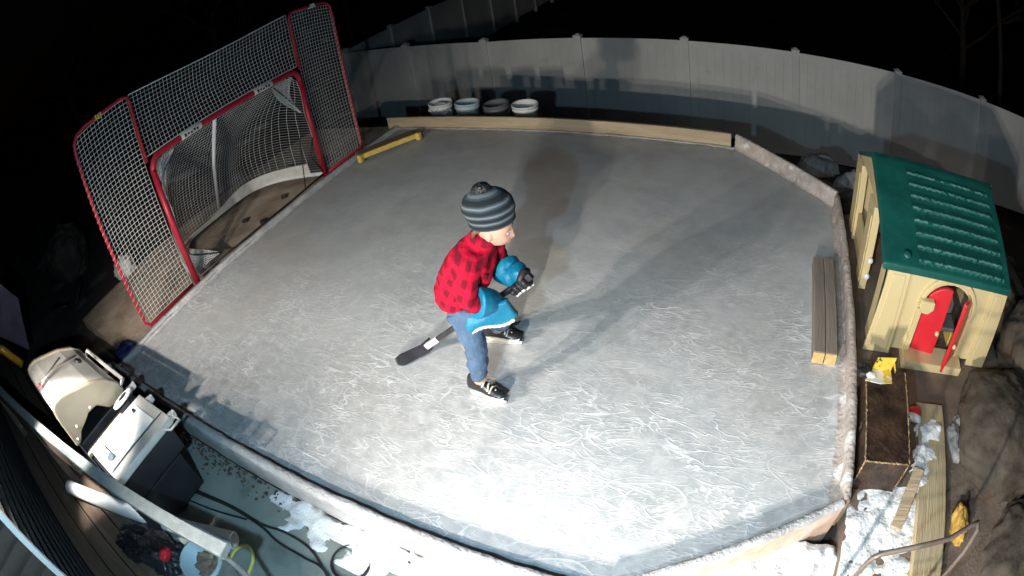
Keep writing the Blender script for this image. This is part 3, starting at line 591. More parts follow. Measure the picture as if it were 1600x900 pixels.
boulder((2.36, 2.62, 0.12), (0.42, 0.36, 0.34), 2, 'grey boulder beyond the large rounded one, beside the playhouse', rz=0.8)
boulder((2.66, 1.85, -0.05), (0.36, 0.36, 0.30), 3, 'dark boulder outside the large rounded one, at the picture edge')
boulder((2.05, 1.20, -0.10), (0.40, 0.30, 0.24), 4, 'low flat boulder near the handrail, below the large rounded one', rz=0.5)
boulder((1.50, 1.46, -0.10), (0.13, 0.20, 0.10), 5, 'small stone touching the tan plank beside the orange cloth', M_rock)
boulder((1.44, 1.86, -0.06), (0.07, 0.16, 0.10), 8, 'narrow pale snow-dusted stone along the tan plank', M_rock2, rz=0.15)
boulder((1.50, 2.02, -0.06), (0.08, 0.07, 0.08), 13, 'pale fist-sized stone at the upper end of the tan plank', M_rock2)
boulder((2.10, 3.30, 0.0), (0.30, 0.35, 0.25), 9, 'dark boulder behind the right wall of the playhouse')
boulder((0.62, 5.45, -0.28), (0.24, 0.20, 0.20), 6, 'pale angular rock beyond the diagonal board, left of the playhouse', M_rock2, rz=0.3)
boulder((1.02, 5.05, -0.26), (0.22, 0.24, 0.20), 7, 'pale rock nearest the back corner of the playhouse', M_rock2, rz=1.0)
boulder((-0.35, 5.95, -0.38), (0.16, 0.10, 0.10), 10, 'small pale rock behind the right end of the pine plank', M_rock2)
bm = BM(); blob(bm, (0, 0, 0), (0.055, 0.12, 0.06), 4, 0.3, 2.4, 5); o = obj('crumpled_cloth', bm, mat('orange_cloth', (0.40, 0.22, 0.04), (0.66, 0.42, 0.10), scale=14, rough=0.8, bump=0.5), smooth=True); o.location = (1.44, 1.32, 0.01); tag(o, 'crumpled orange yellow cloth lying between the stones and the plank', 'cloth')

# ------------------------------------------------------------------ bent metal handrail
t = thing('handrail', 'thin bent grey metal handrail over the snow at the patio steps', 'handrail')
bm = BM(); tube(bm, [(0.55, 0.72, -0.1), (0.55, 0.722, 0.745), (0.556, 0.723, 0.78), (0.58, 0.727, 0.80), (0.85, 0.775, 0.80), (0.96, 0.822, 0.803), (1.00, 0.838, 0.795), (1.03, 0.83, 0.76), (1.042, 0.81, 0.66), (1.05, 0.78, 0.3), (1.05, 0.77, -0.1)], 0.0095, 10); obj('rail', bm, mat('brown_metal', (0.16, 0.12, 0.10), (0.24, 0.19, 0.16), scale=12, rough=0.5, metal=0.4), t, smooth=True)
bm = BM(); tube(bm, [(0.555, 0.722, 0.45), (1.045, 0.78, 0.45)], 0.008, 8); obj('lower_bar', bm, M_metal, t, smooth=True)

# ------------------------------------------------------------------ grill
gr = thing('barbecue_grill', 'black gas barbecue grill with a bronze and steel hood, side shelf out', 'grill', (0, 0, 0))
cap = [(0.0, 0.68), (0.01, 0.75), (0.05, 0.775), (0.12, 0.77), (0.20, 0.74), (0.35, 0.68), (0.46, 0.61), (0.52, 0.54), (0.535, 0.47), (0.47, 0.43), (0.37, 0.46), (0.30, 0.54), (0.22, 0.55), (0.17, 0.53), (0.10, 0.51), (0.05, 0.465), (0.0, 0.465)]
for u in (-2.99, -3.745):
    bm = BM(); prism(bm, cap, frame((u, 0, 0), (0, 1, 0), (0, 0, 1)), 0.045); cp = obj('hood_cap', bm, M_bronze, gr, bevel=0.012)
    for y, z in ((0.04, 0.50), (0.25, 0.57), (0.09, 0.56)):
        bm = BM(); lathe(bm, [(0.009, 0), (0.009, 0.006), (0.004, 0.009)], 10, frame((u+0.045, y, z), (0, 1, 0), (0, 0, 1))); obj('rivet', bm, M_steel, cp)
hs = [(0.008, 0.60)] + [(y, z-0.012) for y, z in cap[1:9]] + [(0.50, 0.47), (0.46, 0.53), (0.34, 0.645), (0.2, 0.70), (0.05, 0.73), (0.03, 0.60)]
bm = BM(); prism(bm, hs, frame((-3.70, 0, 0), (0, 1, 0), (0, 0, 1)), 0.708); hood = obj('hood', bm, M_steel, gr, bevel=0.004)
bm = BM(); tube(bm, [(-3.66, 0.50, 0.49), (-3.66, 0.565, 0.515), (-2.96, 0.565, 0.515), (-2.96, 0.50, 0.49)], 0.014, 10); obj('handle', bm, M_steel, hood, smooth=True)
bm = BM(); lathe(bm, [(0.032, 0), (0.032, 0.012), (0.026, 0.016)], 20, frame((-3.33, 0.40, 0.66), (1, 0, 0), (0, 0.6, -0.5))); obj('thermometer', bm, M_blackm, hood)
bm = BM(); box(bm, (-3.74, 0.03, 0.22), (-2.95, 0.50, 0.455)); obj('firebox', bm, M_blackm, gr, bevel=0.01)
bm = BM(); box(bm, (-3.72, 0.02, -0.05), (-2.45, 0.50, 0.215)); box(bm, (-2.95+0.005, 0.045, 0.218), (-2.45, 0.555, 0.40)); obj('cabinet', bm, M_blackm, gr, bevel=0.01)
bm = BM(); box(bm, (-3.74, 0.502, 0.34), (-2.80, 0.55, 0.445)); obj('control_panel', bm, M_blackm, gr, bevel=0.006)
bm = BM(); box(bm, (-2.80, 0.06, 0.405), (-2.41, 0.575, 0.455)); sh = obj('side_shelf', bm, M_steel, gr, bevel=0.008)
bm = BM(); box(bm, (-2.76, 0.09, 0.457), (-2.50, 0.50, 0.463)); obj('burner_lid', bm, M_white, sh, bevel=0.002)
bm = BM(); box(bm, (-2.495, 0.07, 0.4565), (-2.489, 0.56, 0.4595)); lathe(bm, [(0.013, 0), (0.010, 0.018)], 12, Matrix.Translation((-2.70, 0.46, 0.463))); obj('seam', bm, M_blackm, sh)
bm = BM(); tube(bm, [(-2.405, 0.50, 0.43), (-2.36, 0.52, 0.43), (-2.36, 0.60, 0.43), (-2.44, 0.60, 0.43)], 0.008, 8); obj('towel_bar', bm, M_steel, sh, smooth=True)
bm = BM(); box(bm, (-2.86, 0.03, 0.41), (-2.835, 0.40, 0.435)); obj('warming_rack', bm, M_tan, gr, bevel=0.003)
for u in (-3.4, -2.98, -2.72, -2.45):
    bm = BM(); lathe(bm, [(0.028, 0), (0.024, 0.03), (0.020, 0.034)], 16, frame((u, 0.578 if u > -2.8 else 0.552, 0.42), (1, 0, 0), (0, 0, -1)) @ Matrix.Rotation(R(180), 4, 'X') @ Matrix.Rotation(R(180), 4, 'X')); kb = obj('knob', bm, M_steel, gr, smooth=False)
    bm = BM(); box(bm, (u-0.012, 0.575, 0.40), (u+0.012, 0.625, 0.44)); obj('knob_grip', bm, M_white, kb, bevel=0.004)
bm = BM(); prism(bm, [(0.045*math.cos(x)*0.75, 0.09*math.sin(x)) for x in [2*math.pi*k/20 for k in range(20)]], frame((-2.86, 0.47, 0.475), (1, -0.25, 0.0), (0.2, 1, 0.18)), 0.018); bh = obj('lid_bracket', bm, M_white, gr, bevel=0.005)
bm = BM(); prism(bm, [(0.016*math.cos(x), 0.038*math.sin(x)) for x in [2*math.pi*k/16 for k in range(16)]], frame((-2.856, 0.475, 0.496), (1, -0.25, 0.0), (0.2, 1, 0.18)), 0.004); obj('inlay', bm, M_blackm, bh)
for u in (-3.66, -2.52):
    for v in (0.06, 0.46):
        bm = BM(); lathe(bm, [(0.035, -0.015), (0.04, -0.008), (0.04, 0.008), (0.035, 0.015)], 18, frame((u, v, -0.06), (0, 1, 0), (0, 0, 1))); obj('wheel', bm, M_black, gr, smooth=True)
t = thing('grill_tongs', 'steel grill tongs with red tips lying on the grill hood', 'tongs')
bm = BM(); tube(bm, [(-3.36, 0.42, 0.69), (-3.30, 0.20, 0.775), (-3.26, 0.06, 0.80)], 0.007, 8); obj('upper_arm', bm, M_metal, t, smooth=True)
bm = BM(); tube(bm, [(-3.42, 0.30, 0.745), (-3.30, 0.14, 0.785), (-3.24, 0.02, 0.79)], 0.007, 8); obj('lower_arm', bm, M_metal, t, smooth=True)
bm = BM(); blob(bm, (-3.25, 0.03, 0.80), (0.018, 0.018, 0.014), 2, 0.1); obj('tip', bm, M_redp, t, smooth=True)
bm = BM(); lathe(bm, [(0.02, 0), (0.024, 0.005), (0.024, 0.13), (0.027, 0.132), (0.027, 0.16), (0.018, 0.165)], 20, frame((-2.72, 0.13, 0.488), (0, 0, -1), (0, 1, 0))); tag(obj('white_tumbler', bm, M_white, smooth=True), 'white cylindrical tumbler lying on its side on the grill shelf', 'tumbler')

# ------------------------------------------------------------------ railing, tube, rubbish by the house
t = thing('deck_railing', 'grey painted deck rail with brown side running along the patio', 'railing')
ra, rb = Vector((-4.9, -0.446, 0.60)), Vector((-1.40, 0.158, 0.60))
bm = BM(); beam(bm, ra, rb, 0.065, 0.035); obj('cap_rail', bm, M_rail, t, bevel=0.004)
dd = (rb-ra).normalized(); ss = Vector((-dd.y, dd.x, 0))
bm = BM(); beam(bm, ra - Vector((0, 0, 0.10)) - ss*0.012, ra.lerp(rb, 0.60) - Vector((0, 0, 0.10)) - ss*0.012, 0.03, 0.16); obj('side_board', bm, M_deck, t, bevel=0.003)
for k in (0.03, 0.40):
    p = ra.lerp(rb, k); bm = BM(); box(bm, (p.x-0.03, p.y-0.03, -0.1), (p.x+0.03, p.y+0.03, 0.58)); obj('post', bm, M_deck, t)
p = ra.lerp(rb, 0.985); bm = BM(); tube(bm, [(p.x, p.y, 0.585), (p.x, p.y, -0.1)], 0.012, 8); obj('end_post', bm, M_rail, t)
bm = BM(); a = Vector((-3.42, -0.29, 0.06)); b = Vector((-2.00, 0.315, -0.055))
lathe(bm, [(0.050, 0), (0.052, 0.004), (0.052, (b-a).length-0.004), (0.050, (b-a).length), (0.043, (b-a).length-0.002), (0.043, (b-a).length-0.06)], 24, frame(a, (0, 0, 1), (0, 1, 0)) if False else (Matrix.Translation(a) @ (b-a).to_track_quat('Z', 'Y').to_matrix().to_4x4()))
tag(obj('plastic_pipe', bm, M_white, smooth=True), 'long white plastic pipe lying under the grey railing', 'pipe')
bm = BM(); blob(bm, (0, 0, 0), (0.32, 0.13, 0.09), 5, 0.34, 2.2, 3, flat=0.06); o = obj('black_tarp', bm, mat('black_film', (0.01, 0.01, 0.012), (0.03, 0.03, 0.035), scale=6, rough=0.22, bump=0.8, bscale=9), smooth=True); o.location = (-2.44, -0.10, -0.03); o.rotation_euler = (0, 0, 0.35); tag(o, 'crumpled shiny black plastic tarp on the patio under the railing', 'tarp')
t = thing('pail', 'open pail with pale blue rim and rubbish inside at the picture edge', 'pail', (-1.93, 0.075, -0.10))
bm = BM(); lathe(bm, [(0.10, 0), (0.125, 0.22), (0.134, 0.222), (0.134, 0.245), (0.122, 0.247), (0.10, 0.03), (0, 0.03)], 36, caps=False); obj('wall', bm, M_bucketb, t, smooth=True)
bm = BM(); blob(bm, (0.0, 0.02, 0.15), (0.09, 0.08, 0.05), 4, 0.5, 3, 8); obj('rubbish', bm, M_dkplank, t, smooth=True)
bm = BM(); beam(bm, (-0.05, 0.03, 0.2), (0.05, 0.06, 0.24), 0.02, 0.02); obj('stick', bm, M_pine, t)
bm = BM(); blob(bm, (0, 0, 0), (0.035, 0.05, 0.03), 3, 0.3, 2, 4); o = obj('red_rag', bm, M_redp, smooth=True); o.location = (-2.24, -0.05, 0.05); tag(o, 'small red rag on the black tarp', 'rag')
bm = BM(); tube(bm, spline([(-1.98, 0.20, -0.09), (-1.97, 0.28, -0.07), (-1.92, 0.33, -0.06), (-1.86, 0.31, -0.07), (-1.84, 0.24, -0.09), (-1.83, 0.12, -0.09), (-1.95, 0.02, -0.09)], 8), 0.0105, 8); tag(obj('garden_hose', bm, M_hose, smooth=True), 'loop of yellow hose on the patio by the white pipe', 'hose')
def cable(pts, r, label, name='cable'):
    bm = BM(); tube(bm, spline(pts, 10), r, 6); return tag(obj(name, bm, M_black, smooth=True), label, 'cable', 'cables on the patio')
cable([(-2.50, 0.44, -0.092), (-2.2, 0.49, -0.094), (-1.95, 0.50, -0.094), (-1.80, 0.53, -0.094), (-1.62, 0.52, -0.094), (-1.46, 0.44, -0.094), (-1.25, 0.30, -0.094)], 0.0075, 'black cable running straight from the grill to the patio edge')
cable([(-2.50, 0.42, -0.085), (-2.2, 0.48, -0.092), (-1.95, 0.485, -0.094), (-1.80, 0.46, -0.094), (-1.62, 0.46, -0.094), (-1.46, 0.445, -0.088), (-1.2, 0.27, -0.094)], 0.0075, 'second black cable bowing beside the straight one')
cable([(-3.1, 0.16, -0.09), (-2.7, 0.30, -0.09), (-2.3, 0.40, -0.094), (-2.05, 0.47, -0.085)], 0.006, 'thin black cable from under the grill to the other cables')
cable([(-1.75, 0.12, -0.094), (-2.0, 0.17, -0.09), (-2.3, 0.20, -0.09), (-2.6, 0.20, -0.09)], 0.005, 'thin black cable between white pipe and pail')
bm = BM(); pts = []
for k in range(97):
    x = 2*math.pi*k/32; rr = 0.098 + 0.004*math.sin(k*0.13); pts.append((-1.385 + rr*math.cos(x), 0.555 + rr*math.sin(x), -0.094 + 0.004*(k//32)))
tube(bm, pts, 0.005, 6); tag(obj('coiled_cable', bm, M_black, smooth=True), 'black cable coiled in a ring on the patio', 'cable', 'cables on the patio')

# things in the dark at the left
def slabthing(name, pts, th, mt, label, cat):
    p = [Vector(q) for q in pts]; M = frame(p[0], p[1]-p[0], p[3]-p[0]); Mi = M.inverted()
    bm = BM(); prism(bm, [((Mi @ q).x, (Mi @ q).y) for q in p], M, th); return tag(obj(name, bm, mt, bevel=0.01), label, cat)
slabthing('leaning_panel', [(-5.0, 0.17, 0.40), (-5.1, -0.10, 0.75), (-5.1, 0.20, 1.13), (-5.0, 0.33, 0.86)], 0.03, mat('purple_panel', (0.06, 0.035, 0.06), (0.12, 0.08, 0.11), scale=5, rough=0.4), 'dark purple panel leaning in the shadow left of the grill', 'panel')
bm = BM(); tube(bm, [(-4.55, -0.20, 0.86), (-4.5, -0.11, 0.79), (-4.48, 0.0, 0.56)], 0.035, 12); tag(obj('orange_handle', bm, mat('orange_plastic', (0.55, 0.22, 0.01), (0.65, 0.3, 0.02), scale=9, rough=0.35), smooth=True), 'orange plastic handle beside the purple panel', 'handle tool')
bm = BM(); blob(bm, (0, 0, 0), (0.18, 0.14, 0.16), 4, 0.35, 2, 3); o = obj('white_sack', bm, M_offwhite, smooth=True); o.location = (-5.75, 1.85, -0.02); tag(o, 'crumpled white sack in the dark behind the goal wing', 'sack')
bm = BM(); blob(bm, (0, 0, 0), (0.12, 0.11, 0.06), 4, 0.35, 2.4, 9); o = obj('blue_cloth', bm, M_bluecloth, smooth=True); o.location = (-4.24, 0.98, -0.02); tag(o, 'dark blue cloth bunched at the left corner of the ice', 'cloth')
boulder((-7.6, 1.6, 0.1), (0.45, 0.40, 0.42), 11, 'large dim boulder in the dark left of the goal')
bm = BM(); tube(bm, [(-6.2+0.35*math.cos(x), 1.05+0.25*math.sin(x), 0.06+0.10*math.sin(x*1.5)) for x in [2*math.pi*k/28 for k in range(27)]], 0.012, 6); tag(obj('dark_hose', bm, M_black, smooth=True), 'loop of dark hose on the ground left of the grill', 'hose')

# ------------------------------------------------------------------ vinyl fences
def fence(name, start, dirv, n0, n1, pitch, ztop, label, rev=False):
    root = thing(name, label, 'fence'); d = Vector((*dirv, 0)).normalized(); s = Vector((-d.y, d.x, 0)); st = Vector((*start, 0))
    for i in range(n0, n1):
        a = st + d*pitch*i; b = st + d*pitch*(i+1); za, zb = ztop(i), ztop(i+1); bm = BM(); nb = 12
        for k in range(nb):
            t0, t1 = (k+0.0)/nb, (k+1.0)/nb; w0 = 0.06/pitch; t0 = w0 + t0*(1-2*w0); t1 = w0 + t1*(1-2*w0) - 0.0009
            p, q = a.lerp(b, t0), a.lerp(b, t1); z0, z1 = za+(zb-za)*t0, za+(zb-za)*t1
            v = [bm.verts.new(x) for x in (p - s*0.011 + Vector((0, 0, z0-1.76)), q - s*0.011 + Vector((0, 0, z1-1.76)), q - s*0.011 + Vector((0, 0, z1-0.03)), p - s*0.011 + Vector((0, 0, z0-0.03)), p + s*0.011 + Vector((0, 0, z0-1.76)), q + s*0.011 + Vector((0, 0, z1-1.76)), q + s*0.011 + Vector((0, 0, z1-0.03)), p + s*0.011 + Vector((0, 0, z0-0.03)))]
            for f in ((0,1,2,3),(5,4,7,6),(0,4,5,1),(1,5,6,2),(2,6,7,3),(3,7,4,0)): bm.faces.new([v[x] for x in f])
        pn = obj('panel', bm, M_vinyl, root)
        for dz in (0.055, 1.72):
            bm = BM(); beam(bm, a + d*0.06 + Vector((0, 0, za-dz)), b - d*0.06 + Vector((0, 0, zb-dz)), 0.038, 0.11 if dz < 1 else 0.14); obj('rail', bm, M_vinyl, pn, bevel=0.004)
    for i in range(n0, n1+1):
        a = st + d*pitch*i; z = ztop(i); bm = BM(); box(bm, (a.x-0.062, a.y-0.062, z-1.95), (a.x+0.062, a.y+0.062, z+0.03)); po = obj('post', bm, M_vinyl, root, bevel=0.003)
        bm = BM(); box(bm, (a.x-0.072, a.y-0.072, z+0.031), (a.x+0.072, a.y+0.072, z+0.05)); lathe(bm, [(0.088, z+0.051), (0.01, z+0.085)], 4, Matrix.Translation((a.x, a.y, 0)) @ Matrix.Rotation(R(45), 4, 'Z')); obj('post_cap', bm, M_vinyl, po)
    return root
fd = (math.cos(-0.0687), math.sin(-0.0687))
zt = lambda i: 0.075 + 0.06*i if i >= 0 else 0.075 - 0.012*i
fence('vinyl_fence', (-4.959, 9.109), fd, -2, 9, 1.828, zt, 'long white vinyl privacy fence behind the rink, half in shadow')
fence('vinyl_fence', (-8.60, 9.45), (0.0, 1.0), 0, 7, 1.80, lambda i: 0.12 + 0.10*i, 'dim second vinyl fence climbing away beyond the corner behind the goal')

# ------------------------------------------------------------------ bare trees and a pole in the dark beyond
def tree(x, y, h, seed, label):
    rnd = random.Random(seed); z = ground_z(x, y); root = thing('bare_tree', label, 'tree', (x, y, z), rnd.random()*6, 'bare trees beyond the yard')
    bm = BM(); lean = Vector((rnd.uniform(-.1, .1), rnd.uniform(-.1, .1), 1)); top = lean*h*0.55
    tube(bm, [Vector((0, 0, -0.2)), top*0.3, top*0.7, top], [0.16*h/7, 0.12*h/7, 0.10*h/7, 0.07*h/7], 9); obj('trunk', bm, M_bark, root, smooth=True)
    bm = BM()
    def br(p, d, L, r, lv):
        q = p + d*L*0.5 + Vector((rnd.uniform(-1, 1), rnd.uniform(-1, 1), rnd.uniform(-.2, 1)))*L*0.08; e = q + (d + Vector((0, 0, 0.12))).normalized()*L*0.5
        tube(bm, [p, q, e], [r, r*0.8, r*0.55], 5 if lv > 1 else 3, False)
        if lv:
            for k in range(3 if lv > 1 else 4):
                dd = (d + Vector((rnd.uniform(-1, 1), rnd.uniform(-1, 1), rnd.uniform(-.3, .8)))*0.85).normalized(); br(p.lerp(e, rnd.uniform(.4, 1)), dd, L*rnd.uniform(.5, .72), r*0.55, lv-1)
    for k in range(7): 
        a = k*2.4; br(top*rnd.uniform(.45, 1), Vector((math.cos(a), math.sin(a), rnd.uniform(.4, 1.2))).normalized(), h*rnd.uniform(.2, .32), 0.05*h/7, 3)
    obj('crown', bm, M_bark, root)
for x, y, h, sd, lab in ((-12.5, 8.5, 7, 1, 'bare dark tree behind the goal, left of the fence corner'), (-16, 5.5, 8, 2, 'bare tree far out in the dark left of the goal'), (-10.8, 12.2, 6.5, 3, 'bare tree beside the climbing second fence'), (6.0, 14.0, 7, 5, 'bare tree in the dark beyond the right end of the fence')): tree(x, y, h, sd, lab)
bm = BM(); lathe(bm, [(0.07, -1.6), (0.06, 5.5)], 12, Matrix.Translation((5.9, 10.9, 0))); tag(obj('utility_pole', bm, M_bark, smooth=True), 'slim pole standing in the dark beyond the right part of the fence', 'pole')
t = thing('street_lamp', 'tiny far street lamp glowing in the darkness above the goal', 'street lamp', (-50.2, 36.4, -1.0))
bm = BM(); tube(bm, [(0, 0, 0), (0, 0, 8.4)], 0.06, 8); obj('mast', bm, M_metal, t)
bm = BM(); blob(bm, (0, 0, 8.5), (0.10, 0.10, 0.10), 2, 0); obj('bulb', bm, mat('lit_bulb', (1, 1, 1), emit=(1, 0.95, 0.85, 3.0)), t, smooth=True)

# ------------------------------------------------------------------ house with siding, floodlights
hs = thing('house', 'house wall with lap siding at the lower left corner beside the patio', 'house')
def siding(p0, p1, z0, z1, mt, name):
    "lap boards from p0 to p1, facing left of the direction of travel"
    a = Vector((*p0, 0)); b = Vector((*p1, 0)); d = (b-a).normalized(); s = Vector((-d.y, d.x, 0)); bm = BM(); z = z0; c = 0.10
    while z < z1:
        v = [bm.verts.new(x) for x in (a + s*0.018 + Vector((0, 0, z)), b + s*0.018 + Vector((0, 0, z)), b + s*0.002 + Vector((0, 0, z+c)), a + s*0.002 + Vector((0, 0, z+c)), a - s*0.02 + Vector((0, 0, z)), b - s*0.02 + Vector((0, 0, z)))]
        bm.faces.new((v[0], v[1], v[2], v[3])); bm.faces.new((v[4], v[5], v[1], v[0])); z += c
    return obj(name, bm, mt, hs)
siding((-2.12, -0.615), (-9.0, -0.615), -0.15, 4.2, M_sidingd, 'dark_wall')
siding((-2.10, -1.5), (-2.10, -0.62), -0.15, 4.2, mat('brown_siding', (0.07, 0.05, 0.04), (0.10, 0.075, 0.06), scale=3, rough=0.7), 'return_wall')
bm = BM(); box(bm, (-2.118, -0.632, -0.15), (-2.082, -0.596, 4.2)); obj('bright_corner_strip', bm, M_white, hs)  # white strip added to carry the bright lit line of the corner
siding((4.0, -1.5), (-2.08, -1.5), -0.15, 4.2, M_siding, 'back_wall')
for o in [x for x in C.objects if x.parent == hs]:
    for f in o.data.polygons: pass
def floodlight(loc, target, label, col, wall):
    t = thing('floodlight', label, 'floodlight', (0, 0, 0), 0, 'floodlights on the house'); d = (Vector(target)-loc).normalized(); M = Matrix.Translation(loc) @ d.to_track_quat('Z', 'Y').to_matrix().to_4x4()
    bm = BM(); lathe(bm, [(0.02, -0.14), (0.05, -0.12), (0.062, -0.05), (0.064, -0.018), (0.058, -0.018), (0.05, -0.028), (0.0, -0.028)], 24, M, caps=False); obj('housing', bm, M_white, t, smooth=True)
    bm = BM(); lathe(bm, [(0.0, -0.0265), (0.049, -0.0265)], 24, M, caps=False); obj('lens', bm, mat('lit_lens', (1, 1, 1), emit=(*col, 4)), t)
    bm = BM(); w = Vector(wall); tube(bm, [M @ Vector((0, 0, -0.13)), w], 0.012, 8); lathe(bm, [(0.05, 0), (0.05, 0.02)], 18, Matrix.Translation(w) @ Matrix.Rotation(R(-90), 4, 'X')); obj('bracket', bm, M_white, t)
floodlight(LAMP_A, AIM_A, 'lower of two round white floodlights on the pale house wall', (1, .93, .84), (-0.53, -1.475, 1.34))
floodlight(LAMP_B, AIM_A, 'upper of two round white floodlights on the pale house wall', (1, .93, .86), (-0.53, -1.475, 1.40))
floodlight(LAMP_E, AIM_E, 'high round floodlight near the top of the pale house wall', (1, .96, .92), (-0.50, -1.475, 3.1))
floodlight(FILL_G, AIM_G, 'added unseen light on the dark wall, brightening the grill below', (1, .95, .86), (-2.85, -0.595, 2.02))  # body for the added light over the grill
for p, lab in zip(LAMPS_D, ('right half of a lamp split to soften shadows, with added beam-cutting discs, on the dark wall above the grill', 'left half of a lamp split to soften shadows, with added beam-cutting discs, on the dark wall above the grill')):
    t = thing('wall_lamp', lab, 'wall lamp', p, 0, 'wall lamps above the grill')
    bm = BM(); lathe(bm, [(0.0, -0.084), (0.108, -0.084), (0.110, -0.081), (0.110, -0.078), (0.02, -0.077), (0.0, -0.077)], 48, caps=False); obj('cutoff_tray', bm, M_blackm, t)  # added disc cuts the steep rays, leaving the near-left ice dark
    bm = BM(); lathe(bm, [(0.12, -0.030), (0.121, -0.030), (0.112, 0.05), (0.06, 0.085), (0.0, 0.09), (0.0, 0.086), (0.058, 0.081), (0.110, 0.048)], 48, caps=False); obj('cutoff_shade', bm, M_blackm, t)  # added hood cuts the flat rays, keeping this lamp off the fence
    for a in (0.6, 2.7):
        bm = BM(); tube(bm, [(0.105*math.cos(a), -0.105*math.sin(a), -0.079), (0.114*math.cos(a), -0.114*math.sin(a), 0.03)], 0.003, 6); obj('strut', bm, M_blackm, t)
    bm = BM(); lathe(bm, [(0.012, -0.076), (0.012, -0.055), (0.018, -0.05), (0.0, -0.048)], 20, caps=False); obj('socket', bm, M_white, t, smooth=True)
    bm = BM(); tube(bm, [(0, -0.107, -0.081), (0, -0.118, -0.081)], 0.012, 8); obj('bracket', bm, M_blackm, t)

# ------------------------------------------------------------------ child skating
def skin_mesh(chains, sub=2):
    "chains: list of (points with radii, start index or None): grown by a skin modifier into one surface"
    me = bpy.data.meshes.new('s'); verts = []; edges = []; rad = []; key = {}
    for ch in chains:
        prev = None
        for p, r in ch:
            k = tuple(round(c, 4) for c in p)
            if k not in key: key[k] = len(verts); verts.append(p); rad.append(r)
            i = key[k]
            if prev is not None: edges.append((prev, i))
            prev = i
    me.from_pydata(verts, edges, []); o = bpy.data.objects.new('s', me); C.objects.link(o)
    o.modifiers.new('k', 'SKIN'); me.skin_vertices[0].data[0].use_root = True
    for i, r in enumerate(rad): me.skin_vertices[0].data[i].radius = (r, r) if not isinstance(r, tuple) else r
    sb = o.modifiers.new('s', 'SUBSURF'); sb.levels = sb.render_levels = sub
    return o
def evaluated(o):
    dg = bpy.context.evaluated_depsgraph_get(); me = bpy.data.meshes.new_from_object(o.evaluated_get(dg)); bpy.data.objects.remove(o); return me
def to_bm(me): bm = BM(); bm.from_mesh(me); return bm
def merge(meshes, voxel, smooth=3, name='m'):
    bm = BM()
    for me in meshes: bm.from_mesh(me)
    me = bpy.data.meshes.new(name); bm.to_mesh(me); bm.free(); o = bpy.data.objects.new(name, me); C.objects.link(o)
    r = o.modifiers.new('r', 'REMESH'); r.mode = 'VOXEL'; r.voxel_size = voxel
    if smooth: s = o.modifiers.new('c', 'SMOOTH'); s.iterations = smooth; s.factor = 0.5
    return evaluated(o)
def addmesh(name, me, mt, parent=None, smooth=True):
    me.name = name; me.materials.clear(); me.materials.append(mt)
    for p in me.polygons: p.use_smooth = smooth
    o = bpy.data.objects.new(name, me); C.objects.link(o)
    if parent: o.parent = parent
    return o
V = Vector
pel = V((-1.305, 1.80, 0.47)); waist = V((-1.29, 1.805, 0.56)); chest = V((-1.235, 1.83, 0.69)); neckb = V((-1.195, 1.845, 0.775)); headc = V((-1.112, 1.876, 0.872))
shN, shF = V((-1.20, 1.735, 0.745)), V((-1.205, 1.955, 0.745)); elN, elF = V((-1.20, 1.665, 0.60)), V((-1.18, 1.985, 0.60)); wrN, wrF = V((-1.13, 1.775, 0.545)), V((-1.085, 1.925, 0.575))
hpN, hpF = V((-1.285, 1.735, 0.45)), V((-1.305, 1.875, 0.45)); knN, knF = V((-1.195, 1.655, 0.285)), V((-1.205, 1.965, 0.265)); anN, anF = V((-1.215, 1.65, 0.105)), V((-1.315, 2.045, 0.105))
trunk = [(pel, .085), (waist, .080), (chest, .088), (neckb, .05), (neckb.lerp(headc, .5), .038)]
body = skin_mesh([trunk, [(chest, .088), (shN, .045), (elN, .036), (wrN, .024)], [(chest, .088), (shF, .045), (elF, .036), (wrF, .024)], [(pel, .085), (hpN, .065), (knN, .048), (anN, .034)], [(pel, .085), (hpF, .065), (knF, .048), (anF, .034)]])
body_me = evaluated(body)
# head: egg with brow, nose, lips, chin, ears, looking along +x and down
HM = Matrix.Translation(headc) @ Matrix.Rotation(R(8), 4, 'Z') @ Matrix.Rotation(R(15), 4, 'Y') @ Matrix.Scale(0.92, 4)
bm = BM(); bmesh.ops.create_uvsphere(bm, u_segments=48, v_segments=36, radius=1)
for v in bm.verts:
    n = v.co.copy(); x, y, z = n
    s = V((0.086, 0.072, 0.098)); p = V((x*s.x, y*s.y, z*s.z))
    if z < 0: p.y *= 1 - 0.28*(-z)**1.4; p.x += 0.012*max(0, x)*(-z)
    if x > 0:
        p.x += 0.017*math.exp(-(y/0.14)**2 - ((z+0.20)/0.17)**2) + 0.006*math.exp(-(y/0.12)**2 - ((z-0.05)/0.2)**2)      # nose
        p.x += 0.006*math.exp(-(y/0.25)**2 - ((z+0.52)/0.07)**2) + 0.007*math.exp(-(y/0.25)**2 - ((z+0.82)/0.14)**2)     # lips, chin
        for sy in (-1, 1): p.x -= 0.010*math.exp(-((y-sy*0.40)/0.17)**2 - ((z-0.02)/0.13)**2); p.x += 0.005*math.exp(-((y-sy*0.5)/0.25)**2 - ((z+0.32)/0.2)**2)
    v.co = HM @ p
for sy in (-1, 1): blob(bm, HM @ V((-0.008, sy*0.072, -0.012)), (0.018, 0.009, 0.027), 2, 0.05)
hm = bpy.data.meshes.new('h'); bm.to_mesh(hm); bm.free()
